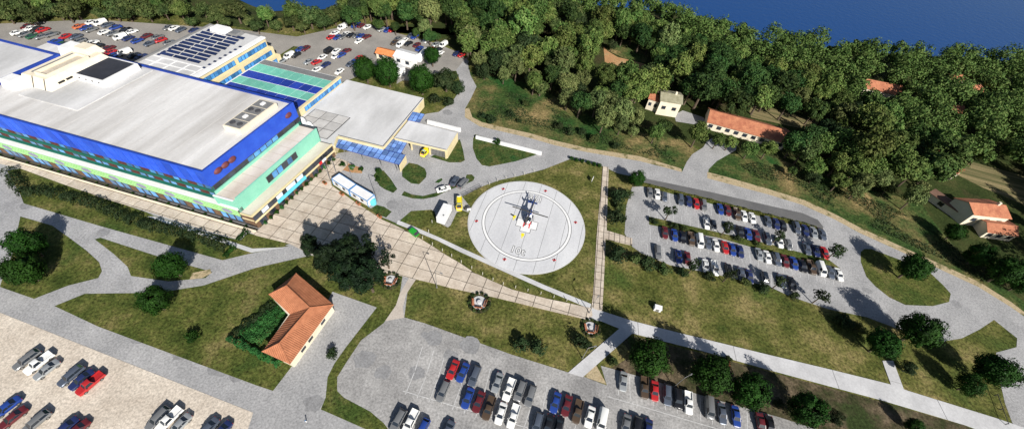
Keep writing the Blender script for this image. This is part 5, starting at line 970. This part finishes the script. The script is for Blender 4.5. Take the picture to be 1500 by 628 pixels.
S = [('dark', 637, 146, 11, 'left of two dark shrubs behind the white-roofed wing'), ('dark', 656, 149, 11, 'right of two dark shrubs behind the white-roofed wing'), ('dark', 612, 127, 9, 'small dark shrub below the corner tree'), ('ink', 282, 492, 13, 'dark lone shrub on the big lawn'), ('dark', 486, 518, 11, 'lone shrub in the tiled house forecourt'),
     ('dark', 763, 505, 15, 'left of two dark shrubs on the lawn above the front car park'), ('dark', 789, 508, 15, 'right of two dark shrubs on the lawn above the front car park'), ('dark', 906, 288, 15, 'upper large shrub beside the slab walkway'), ('mid', 920, 284, 10, 'greener shrub tucked right of the upper walkway shrub'), ('dark', 903, 320, 16, 'lower large shrub beside the slab walkway'),
     ('mid', 909, 303, 10, 'small shrub between the two large walkway shrubs'), ('dark', 907, 373, 17, 'shrub below the side arm of the slab walkway'), ('mid', 930, 381, 13, 'shrub at the lower left corner of the right-hand car park'), ('dark', 951, 386, 15, 'wide shrub under the bottom row of the right-hand car park'), ('mid', 975, 393, 12, 'shrub right of the wide shrub under the bottom row'), ('dark', 1000, 399, 10, 'low shrub left of the first thin tree under the bottom row'), ('dark', 1040, 405, 11, 'low shrub between thin trees under the bottom row'), ('mid', 1092, 414, 11, 'low shrub right of the second thin tree under the bottom row'), ('dark', 1118, 422, 12, 'low shrub left of the third thin tree under the bottom row'), ('dark', 1165, 434, 10, 'low shrub right of the third thin tree under the bottom row'), ('dark', 1235, 470, 18, 'broad shrub on the bank below the loop road'), ('mid', 1256, 480, 14, 'shrub beside the broad shrub below the loop road'),
     ('dark', 958, 323, 8, 'shrub at the left tip of the planted strip'), ('dark', 987, 331, 8, 'shrub under the first thin tree of the planted strip'), ('mid', 1003, 335, 7, 'small shrub right of the first thin tree of the planted strip'), ('dark', 1080, 349, 7, 'small shrub near the middle of the planted strip'), ('mid', 1110, 356, 7, 'small shrub right of the middle of the planted strip'), ('mid', 1205, 384, 8, 'shrub near the right end of the planted strip'),
     ('dark', 706, 169, 8, 'left of two dark shrubs on the dry meadow by the road bend'), ('dark', 721, 175, 10, 'right of two dark shrubs on the dry meadow by the road bend'), ('dark', 748, 168, 8, 'dark shrub alone on the green part of the meadow'), ('dark', 760, 177, 5, 'tiny dark shrub on the green part of the meadow'), ('dark', 818, 184, 9, 'upper left shrub of the chain on the meadow'), ('dark', 832, 193, 9, 'second shrub of the chain on the meadow'), ('dark', 853, 193, 8, 'third shrub of the chain on the meadow'), ('mid', 870, 203, 10, 'fourth shrub of the chain on the meadow'), ('dark', 903, 214, 8, 'lowest shrub of the chain on the meadow'), ('mid', 770, 152, 8, 'pale shrub high on the dry meadow'),
     ('ink', 727, 208, 8, 'dark shrub against the white wall of the triangular lawn'), ('dark', 849, 500, 14, 'shrub left of the lower round flower bed'), ('dark', 862, 506, 10, 'shrub just below the lower round flower bed'), ('mid', 899, 529, 10, 'grey shrub at the foot of the path-fork tree'), ('mid', 980, 540, 9, 'shrub between the first two soil-strip trees'), ('mid', 1066, 526, 8, 'yellowish shrub beside the orange bench'), ('dark', 1140, 590, 10, 'shrub between the last two soil-strip trees'),
     ('ink', 554, 250, 6, 'dark shrub at the top of the leaf-shaped lawn'), ('ink', 501, 241, 6, 'left shrub in the orange soil bed'), ('ink', 529, 247, 5, 'right shrub in the orange soil bed'), ('green', 516, 245, 6, 'green shrub in the middle of the orange soil bed'), ('ink', 553, 262, 5, 'small shrub on the left edge of the leaf-shaped lawn')]
for k, x, y, r_, lb_ in S: shrub_px(k, x, y, r_, lb_)
for i in range(6): shrub_px('ink', 837+i*8.2, 232+i*2.0, 4.5, f'{ORD[i]} from the left in the row of small clipped shrubs by the walkway head', 'clipped shrubs by the walkway head')
for i in range(15):
    p = E2(2.0+i*2.05, .7, 0); shrub('green' if i % 3 == 0 else 'ink', p, random.uniform(.5, .85), 'climbing shrub at the brown foot of the hospital end wall', 'shrubs at the foot of the end wall', 1.3)
for i in range(22):
    p = W(-6+i*4.0+random.uniform(-1, 1), -2.0, .08); shrub('ink', p, random.uniform(.35, .6), 'small dark plant in the strip behind the low cream wall', 'plants in the front planting strip', .5)
# hedges
def hedge(label, pts, wd, h, m_, dens=26, name='hedge', z0=0., size=.42):
    P = GP(pts); V = []; rng = np.random.default_rng(len(pts)*13+int(pts[0][0]))
    for a, b in zip(P, P[1:]):
        L_ = (b-a).length; n_ = int(L_*wd*dens)
        d = np.array([(b-a).x, (b-a).y])/L_; nn = np.array([-d[1], d[0]]); s = rng.uniform(-.3, L_+.3, n_); ph = rng.uniform(0, math.pi, n_)
        bul = 1+.22*np.sin(s*1.3+a.x)+.15*np.sin(s*2.9); o = np.cos(ph)*wd/2*bul*rng.uniform(.8, 1.05, n_); z = np.abs(np.sin(ph))**.55*h*bul*rng.uniform(.75, 1.03, n_)
        xy = np.array([a.x, a.y])+d*s[:, None]+nn*o[:, None]; c = np.c_[xy, z+z0]
        nrm = np.c_[nn*np.cos(ph)[:, None], np.sin(ph)]+rng.normal(size=(n_, 3))*.5; nrm /= np.linalg.norm(nrm, axis=1)[:, None]
        t = np.cross(nrm, rng.normal(size=(n_, 3))); t /= np.linalg.norm(t, axis=1)[:, None]; b_ = np.cross(nrm, t); sz = size*rng.uniform(.6, 1.3, n_)[:, None]
        V.append(np.stack([c-t*sz*.5, c-b_*sz*.36, c+t*sz*.5, c+b_*sz*.36], 1).reshape(-1, 3))
    V = np.concatenate(V); o = P[0]; t_ = thing(name, label, 'hedge', (o.x, o.y, 0)); link('foliage', quads_mesh('foliage', V-np.array([o.x, o.y, 0]), m_), t_)
    mb = MB()
    for a, b in zip(P, P[1:]):
        for i in range(max(2, int((b-a).length/1.2))): p = a.lerp(b, (i+.5)/max(2, int((b-a).length/1.2))); mb.tube((p.x, p.y, z0), (p.x+random.uniform(-.3, .3), p.y+random.uniform(-.3, .3), z0+h*.7), .05, .02, 4)
    build(mb, 'stems', WOOD, t_); return t_
hedge('long dark ragged hedge winding along the lawn below the front pavement', [(17, 254), (27, 270), (40, 285), (66, 282), (105, 291), (144, 301), (180, 318), (217, 331), (270, 343), (315, 356), (333, 366)], 3.0, 2.0, LEAF_S, 46, size=.4)
hedge('short dark hedge stub at the right end of the front lawn', [(331, 376), (343, 364)], 1.4, 1.3, LEAF_D, 60)
hedge('short dark hedge at the corner of the plaza and front pavement', [(350, 352), (362, 341)], 1.5, 1.4, LEAF_D, 60)
hedge('yellow-green clipped hedge between road and right-hand car park', [(941, 270), (1040, 294), (1126, 316), (1180, 329), (1203, 337)], 1.2, .5, leafmat('lime_hedge_leaves', (.06, .08, .015), (.1, .12, .025), (.14, .16, .035), .2), 60, size=.3)
hedge('bright green hedge along the lower left side of the tiled house garden', [(338, 497), (372, 514), (412, 535)], 1.6, 1.5, LEAF_G, 60)
for i, pts in enumerate([[(345, 488), (400, 446)], [(354, 493), (410, 451)], [(364, 497), (416, 458)], [(376, 500), (421, 466)]]):
    hedge(f'{["outermost", "second", "third", "innermost"][i]} row of the bright green garden planting inside the L of the tiled house', pts, 2.6, .65+.08*i, LEAF_G if i else LEAF_S, 60, size=.34)
# ivy-like ground cover on the meadow's green patches
def cover(name, label, polys, n_, m_, h, size, seed):
    rng = np.random.default_rng(seed); V = []
    for pl, frac in polys:
        P = [(p.x, p.y) for p in GP(pl)]; x0, x1, y0, y1 = min(p[0] for p in P), max(p[0] for p in P), min(p[1] for p in P), max(p[1] for p in P); k = 0
        while k < n_*frac:
            x, y = rng.uniform(x0, x1), rng.uniform(y0, y1)
            if not inpoly((x, y), P): continue
            if math.sin(x*.35+seed)+math.sin(y*.41+x*.12) < -.35: continue
            k += 1; V.append((x, y))
    C_ = np.array(V); n2 = len(C_); c = np.c_[C_, rng.uniform(.05, h, n2)]; nrm = rng.normal(size=(n2, 3))*.6+np.array([0, 0, .8]); nrm /= np.linalg.norm(nrm, axis=1)[:, None]
    t = np.cross(nrm, rng.normal(size=(n2, 3))); t /= np.linalg.norm(t, axis=1)[:, None]; b_ = np.cross(nrm, t); sz = size*rng.uniform(.5, 1.3, n2)[:, None]
    o = link(name, quads_mesh(name, np.stack([c-t*sz*.5, c-b_*sz*.4, c+t*sz*.5, c+b_*sz*.4], 1).reshape(-1, 3), m_)); o['kind'] = 'stuff'; o['label'] = label; o['category'] = 'ground cover'
cover('low_scrub', 'low green scrub and weeds along the far side of the main road', [([(1055, 245), (1126, 265), (1180, 285), (1225, 306), (1265, 327), (1330, 358), (1400, 390), (1460, 425), (1470, 400), (1420, 375), (1360, 335), (1300, 300), (1200, 268), (1110, 238)], .6), ([(700, 165), (750, 178), (860, 205), (990, 238), (985, 215), (900, 200), (850, 178), (790, 150), (750, 135), (715, 140)], .4)], 9000, LEAF_S, .35, .45, 3)

# ------------------------------------------------------------------ woodland
EXC = [[(870, 54), (955, 64), (966, 100), (940, 124), (868, 110)], [(944, 132), (1008, 128), (1012, 176), (946, 172)], [(985, 165), (1045, 165), (1050, 196), (985, 190)], [(1026, 148), (1070, 155), (1158, 180), (1158, 204), (1140, 212), (1028, 192)], [(1082, 142), (1208, 168), (1210, 196), (1150, 188), (1080, 168)],
       [(1264, 118), (1316, 118), (1312, 146), (1266, 146)], [(1382, 220), (1404, 220), (1404, 258), (1382, 258)], [(1378, 216), (1430, 226), (1520, 246), (1560, 345), (1490, 325), (1440, 300), (1384, 288)], [(1374, 276), (1470, 282), (1545, 322), (1545, 380), (1455, 372), (1400, 330), (1374, 305)], [(812, 34), (844, 40), (840, 50), (812, 46)], [(1386, 106), (1406, 106), (1406, 120), (1386, 120)], [(1412, 122), (1434, 122), (1434, 136), (1412, 136)], [(1388, 153), (1404, 153), (1404, 166), (1388, 166)]]
FZ = [(492, -40), (492, 30), (530, 24), (585, 40), (640, 52), (688, 74), (705, 98), (750, 112), (800, 131), (844, 154), (877, 173), (917, 185), (965, 193), (1000, 202), (1040, 210), (1085, 200), (1100, 212), (1125, 218), (1158, 235), (1192, 250), (1235, 265), (1285, 278), (1332, 288), (1362, 300), (1395, 318), (1410, 338), (1440, 352), (1500, 372), (1640, 420), (1900, 560), (2300, 200), (1500, 92), (1300, 76), (1225, 64), (1125, 58), (1060, 30), (1000, 5), (940, -8), (880, -20), (880, -40)]
fz = [(p.x, p.y) for p in GP(FZ, 6.5)]; ft = []
rng = np.random.default_rng(5); yy = 60.
while yy < 330:
    xx = -110.+rng.uniform(0, 4)
    while xx < 380:
        x, y = xx+rng.uniform(-2.6, 2.6), yy+rng.uniform(-2.6, 2.6)
        if inpoly((x, y), fz) and y < coast_y(x)+5:
            q = PX((x, y, 6.5))
            if q[0] < 1720 and q[1] > -70 and not any(inpoly(q, e) for e in EXC): ft.append((x, y, q))
        xx += 6.8
    yy += 6.3
ft.sort(key=lambda t_: (t_[0]**2+t_[1]**2) if (0 < t_[2][0] < 1500 and 0 < t_[2][1]) else 1e9)
ZONES = [(560, 20, 'in the wood behind the rear car park'), (680, 40, 'in the wood right of the rear car park'), (720, 95, 'at the wood edge by the road bend'), (790, 110, 'in the wood above the dry meadow'), (860, 150, 'at the wood edge above the meadow'), (910, 75, 'around the orange earth clearing'), (930, 165, 'left of the white woodland house'), (960, 110, 'behind the white woodland house'), (1000, 195, 'below the white woodland house'), (1090, 130, 'behind the long tiled building'), (1100, 215, 'in front of the long tiled building'), (1180, 200, 'right of the long tiled building'), (1200, 250, 'at the wood edge above the scrub bank'), (1290, 160, 'around the low cream woodland house'), (1290, 250, 'in the wood left of the villa'), (1340, 290, 'at the scrub bank left of the villa shed'), (1430, 180, 'above the ploughed field'), (1430, 270, 'between ploughed field and villa'), (1470, 350, 'in front of the villa'), (1150, 80, 'near the skyline above the sea'), (1000, 40, 'near the skyline in the middle'), (800, 30, 'at the top edge of the wood')]
near = ft[:290]; far = ft[290:]
for i, (x, y, q) in enumerate(near):
    s = float(np.clip(rng.normal(1.15, .26), .65, 1.75)); edge_ = not inpoly((x+3, y-9), fz)
    if edge_: s *= .72
    k = rng.random(); patch = math.sin(x*.045+1.3)+math.sin(y*.06+x*.02); key = ('deepwood' if patch < -.5 else 'palewood' if patch > .7 else 'wood') if k < .62 else ('wood' if k < .74 else 'deepwood' if k < .84 else 'palewood' if k < .9 else 'grey' if k < .96 else 'belt')
    zone = min(ZONES, key=lambda zz: (zz[0]-q[0])**2+((zz[1]-q[1])*1.6)**2)[2]; size_ = 'small' if s < .85 else ('large' if s > 1.3 else 'mid-sized')
    tree(key, (x, y, ground_z(x, y)), s, f"{size_} {dict(wood='green', deepwood='dark green', palewood='pale green', grey='grey-green', belt='low olive-green')[key]} tree {zone}", 'woodland trees above the main road', 'woodland_tree', s*float(rng.uniform(.85, 1.2)))
V = []
for x, y, q in far:
    s = float(np.clip(rng.normal(1.15, .25), .7, 1.7)); vv = leaf_arrays(rng, 4.2*s, 4.1*s, 900, .85, 26, .33, radial=.3); vv += np.array([x, y, 6.6*s+ground_z(x, y)]); V.append(vv)
fo = link('distant_woodland', quads_mesh('distant_woodland', np.concatenate(V), LEAF_F)); fo['kind'] = 'stuff'; fo['label'] = 'far mass of green woodland reaching down to the sea'; fo['category'] = 'woodland'
# belt of trees behind the rear car parks
bz = [(p.x, p.y) for p in GP([(-120, -30), (-120, 26), (0, 27), (60, 24), (134, 18), (200, 21), (300, 28), (345, 32), (400, 39), (435, 44), (480, 33), (500, 20), (486, 16), (440, 20), (375, 20), (320, 14), (280, 6), (260, -30)], 4.5)]; k = 0
yy = 100.
while yy < 230:
    xx = -290.
    while xx < -60:
        x, y = xx+rng.uniform(-2, 2), yy+rng.uniform(-2, 2)
        if inpoly((x, y), bz):
            q = PX((x, y, 5)); s = float(np.clip(rng.normal(.95, .2), .6, 1.4))
            if -60 < q[0] < 520 and q[1] > -40: tree('belt' if rng.random() < .8 else 'wood', (x, y, ground_z(x, y)), s, ('large' if s > 1.08 else 'small' if s < .8 else 'mid-sized')+(' olive-green tree in the belt at the far left' if q[0] < 150 else ' olive-green tree in the belt behind the solar wing' if q[0] < 330 else ' olive-green tree in the belt left of the wood'), 'tree belt behind the rear car parks', 'belt_tree'); k += 1
        xx += 6.4
    yy += 5.5
# ------------------------------------------------------------------ street furniture and small things
def lamp(base, h, arm, label, group='street lamps', m_=None):
    p = G(*base); t_ = thing('street_lamp', label, 'street lamp', p, R(arm), group); m_ = m_ or MGREY
    link('base', MB().tube((0, 0, 0), (0, 0, .35), .2, .17, 8).mesh('base', m_), t_); link('pole', MB().tube((0, 0, .3), (0, 0, h), .1, .06, 8).mesh('pole', m_), t_)
    link('arm', MB().tube((0, 0, h), (1.5, 0, h+.25), .05, .04, 6).mesh('arm', m_), t_); link('lamp_head', MB().box((1.75, 0, h+.24), (.75, .3, .14), top=.8).mesh('lamp_head', m_), t_); link('lens', MB().box((1.75, 0, h+.15), (.6, .24, .05)).mesh('lens', HEADL), t_)
for b_, h, a, lb_ in (((640, 421), 8.2, -20, 'tall grey street lamp at the lower edge of the slab plaza'), ((553, 295), 8.2, -20, 'tall street lamp beside the cyan tank of the site cabins'), ((494, 258), 7.4, 10, 'tall street lamp at the hospital end of the site cabins'), ((484.5, 266), 7.4, -30, 'tall street lamp between plaza and hospital end wall'), ((516, 262), 5.5, -20, 'street lamp behind the site cabins by the orange soil bed'), ((853, 524), 6.0, 20, 'street lamp on the grass left of the branching concrete path'), ((987, 566), 6.2, 30, 'street lamp among the soil-strip trees'), ((863, 458), 6, 60, 'thin lamp post at the junction of plaza and concrete path'), ((1166, 606), 6, 30, 'street lamp beside the last soil-strip tree')):
    lamp(b_, h, a, lb_)
pm_ = MB(); pm_.tube((0, 0, 0), (0, 0, 1.15), .09, .08, 8); pm_.tube((0, 0, 1.15), (0, 0, 1.22), .1, .06, 8); POST = pm_.mesh('bollard', mat('pale_post', (.5, .48, .42), .8))
def bollards(pts, where, group):
    for i, q in enumerate(pts): o = link('bollard', POST, None, G(*q), 0); tag(o, f'{ORD[i]} pale post from left {where}', 'post', group)
bollards([(619, 349.5), (633.6, 358.7), (648, 367.5), (661.7, 375.5), (675.7, 384.5), (691, 393), (706.8, 402), (722, 410), (737, 416.5), (755, 421.5), (773, 426), (792, 430.5), (811, 435.5), (830, 440.5), (848, 444.5)], 'between slab plaza and helipad drain', 'posts along the helipad drain')
bollards([(717, 270.5), (729, 265.5), (741, 262), (754, 259), (768, 256), (782, 252)], 'along the drive above the helipad', 'posts along the drive')
bollards([(633, 326), (628, 340)], 'on the grass left of the helipad', 'posts on the grass left of the helipad')
# metal barrier by the pad entrance
a, b = G(678, 288.5), G(705, 275); t_ = thing('metal_barrier', 'dark steel barrier frame along the drive left of the helipad', 'barrier', a); d = b-a
for f in (0, .25, .5, .75, 1): p = a.lerp(b, f); build(MB().tube((p.x, p.y, 0), (p.x, p.y, 1.3), .06, .06, 6), 'post', DGREY, t_)
for z in (.35, .8, 1.27): build(MB().tube((a.x, a.y, z), (b.x, b.y, z), .045, .045, 6), 'rail', DGREY, t_)
p = G(686.5, 307); t_ = thing('foam_cabinet', 'small white and black cabinet at the left rim of the helipad', 'cabinet', p, R(20)); link('case', MB().box((0, 0, .55), (1.1, .7, 1.0)).mesh('case', WHITE), t_); link('lid', MB().box((0, 0, 1.09), (1.16, .76, .08)).mesh('lid', DGREY), t_); link('hose_reel', MB().tube((-.9, -.2, .5), (-.9, .2, .5), .42, .42, 12).mesh('hose_reel', DGREY), t_)
p = G(962, 453); t_ = thing('utility_box', 'pale grey utility kiosk standing alone on the lawn', 'kiosk', p, R(-10)); link('housing', MB().box((0, 0, .65), (1.8, 1.2, 1.3)).mesh('housing', OFFW), t_); link('roof', MB().box((0, 0, 1.36), (2.0, 1.4, .12), top=.9).mesh('roof', WHITE), t_); link('door', MB().box((0, -.62, .65), (.8, .06, 1.1)).mesh('door', MGREY), t_)
p = G(867, 266); t_ = thing('information_board', 'small white board standing on the helipad lawn near the walkway', 'sign', p, R(70)); link('board', MB().box((0, 0, 1.3), (1.6, .1, 1.1)).mesh('board', WHITE), t_)
for s in (-.6, .6): link('leg', MB().tube((s, .08, 0), (s, .08, 1.6), .05, .05, 6).mesh('leg', MGREY), t_)
# round flower beds with benches
def bed(x, y, r, label, blab):
    c = G(x, y); t_ = thing('flower_bed', label, 'flower bed', c)
    build(MB().prism(ring(r*.62, 24, c), .01, .09), 'paved_centre', CONC, t_)
    n_ = 32; a_, b_ = ring(r*.66, n_, c), ring(r, n_, c); mb = MB(); mb.v = [(q[0], q[1], .05) for q in a_+b_]; mb.f = [(i, (i+1) % n_, n_+(i+1) % n_, n_+i)[::-1] for i in range(n_)]; mb.m = [0]*n_; build(mb, 'soil_ring', SOIL, t_)
    build(MB().loft([[(q[0], q[1], z) for q in ring(r*k, 24, c)] for k, z in ((.2, .09), (.2, .6), (.16, .65))]), 'stone_plinth', CONC, t_)
    for i in range(13):
        a1 = i*2*math.pi/13; me, _ = random.choice(SHR['mid' if i % 2 else 'dark']); o = link('bush', me, t_, (math.cos(a1)*r*.84, math.sin(a1)*r*.84, .03), a1); o.scale = (r*.2, r*.2, r*.2)
    for i, a1 in enumerate((R(190), R(270), R(350))):
        p = c+Vector((math.cos(a1), math.sin(a1), 0))*r*.5; b = thing('bench', f'{blab}, {["left", "near", "right"][i]} one of three', 'bench', (p.x, p.y, .09), a1+math.pi/2, 'terracotta benches round the flower beds')
        for k in range(3): link('seat_slat', MB().box((0, -.18+k*.18, .47), (1.9, .15, .06)).mesh('seat_slat', TILE), b)
        for k in range(2): link('back_slat', MB().box((0, -.34, .68+k*.2), (1.9, .05, .15)).mesh('back_slat', TILE), b)
        for s in (-.75, .75): link('leg', MB().box((s, 0, .22), (.1, .5, .44)).mesh('leg', DGREY), b)
bed(702, 443, 3.0, 'round flower bed ringed with bushes below the slab plaza', 'terracotta bench in the flower bed below the plaza')
bed(572, 411, 2.6, 'round flower bed at the foot of the near-black trees', 'terracotta bench in the flower bed by the near-black trees')
bed(865, 480, 2.6, 'round flower bed at the meeting of plaza and concrete path', 'terracotta bench in the flower bed at the path junction')
p = G(1066.5, 533); b = thing('bench', 'lone orange bench beside the concrete path among the soil-strip trees', 'bench', p, R(80))
for k in range(3): link('seat_slat', MB().box((0, -.22+k*.22, .47), (2.4, .19, .06)).mesh('seat_slat', TILE), b)
for k in range(2): link('back_slat', MB().box((0, .4, .7+k*.22), (2.4, .05, .17)).mesh('back_slat', TILE), b)
for s in (-.95, .95): link('leg', MB().box((s, 0, .22), (.1, .55, .44)).mesh('leg', DGREY), b)
# orange planters on the plaza
for i, (x, y) in enumerate(((476, 269), (501, 285), (525, 299), (556, 318))):
    p = G(x, y); t_ = thing('planter', f'{ORD[i]} orange planter from the left along the front of the site cabins', 'planter', (p.x, p.y, .11), R(-32), 'orange planters by the site cabins')
    mb = MB(); o = [(-.8, -.4), (.8, -.4), (.8, .4), (-.8, .4)]; mb.loft([[(x_*.9, y_*.9, 0) for x_, y_ in o], [(x_, y_, .5) for x_, y_ in o], [(x_*.9, y_*.8, .5) for x_, y_ in o], [(x_*.88, y_*.78, .42) for x_, y_ in o]]); link('trough', mb.mesh('trough', TILE), t_)
    me, _ = SHR['mid'][i % 4]; q = link('flowers', me, t_, (0, 0, .4)); q.scale = (.6, .32, .35)
# gate arm by the lower right road
a, b = G(1456, 578), G(1472, 622); t_ = thing('barrier_gate', 'thin dark barrier rail across the path at the lower right', 'barrier', a)
build(MB().tube((a.x, a.y, .9), (b.x, b.y, .9), .08, .06, 6), 'rail', DGREY, t_)
for f in (.02, .5, .98): p = a.lerp(b, f); build(MB().tube((p.x, p.y, 0), (p.x, p.y, 1.0), .09, .09, 6), 'post', DGREY, t_)
p = G(449, 617); q = thing('manhole_post', 'tiny white marker post on the road below the tiled house', 'post', p); link('shaft', MB().tube((0, 0, 0), (0, 0, .9), .12, .1, 8).mesh('shaft', WHITE), q); link('cap', MB().tube((0, 0, .9), (0, 0, 1.0), .15, .08, 8).mesh('cap', GLASS), q)
bpy.context.view_layer.update()
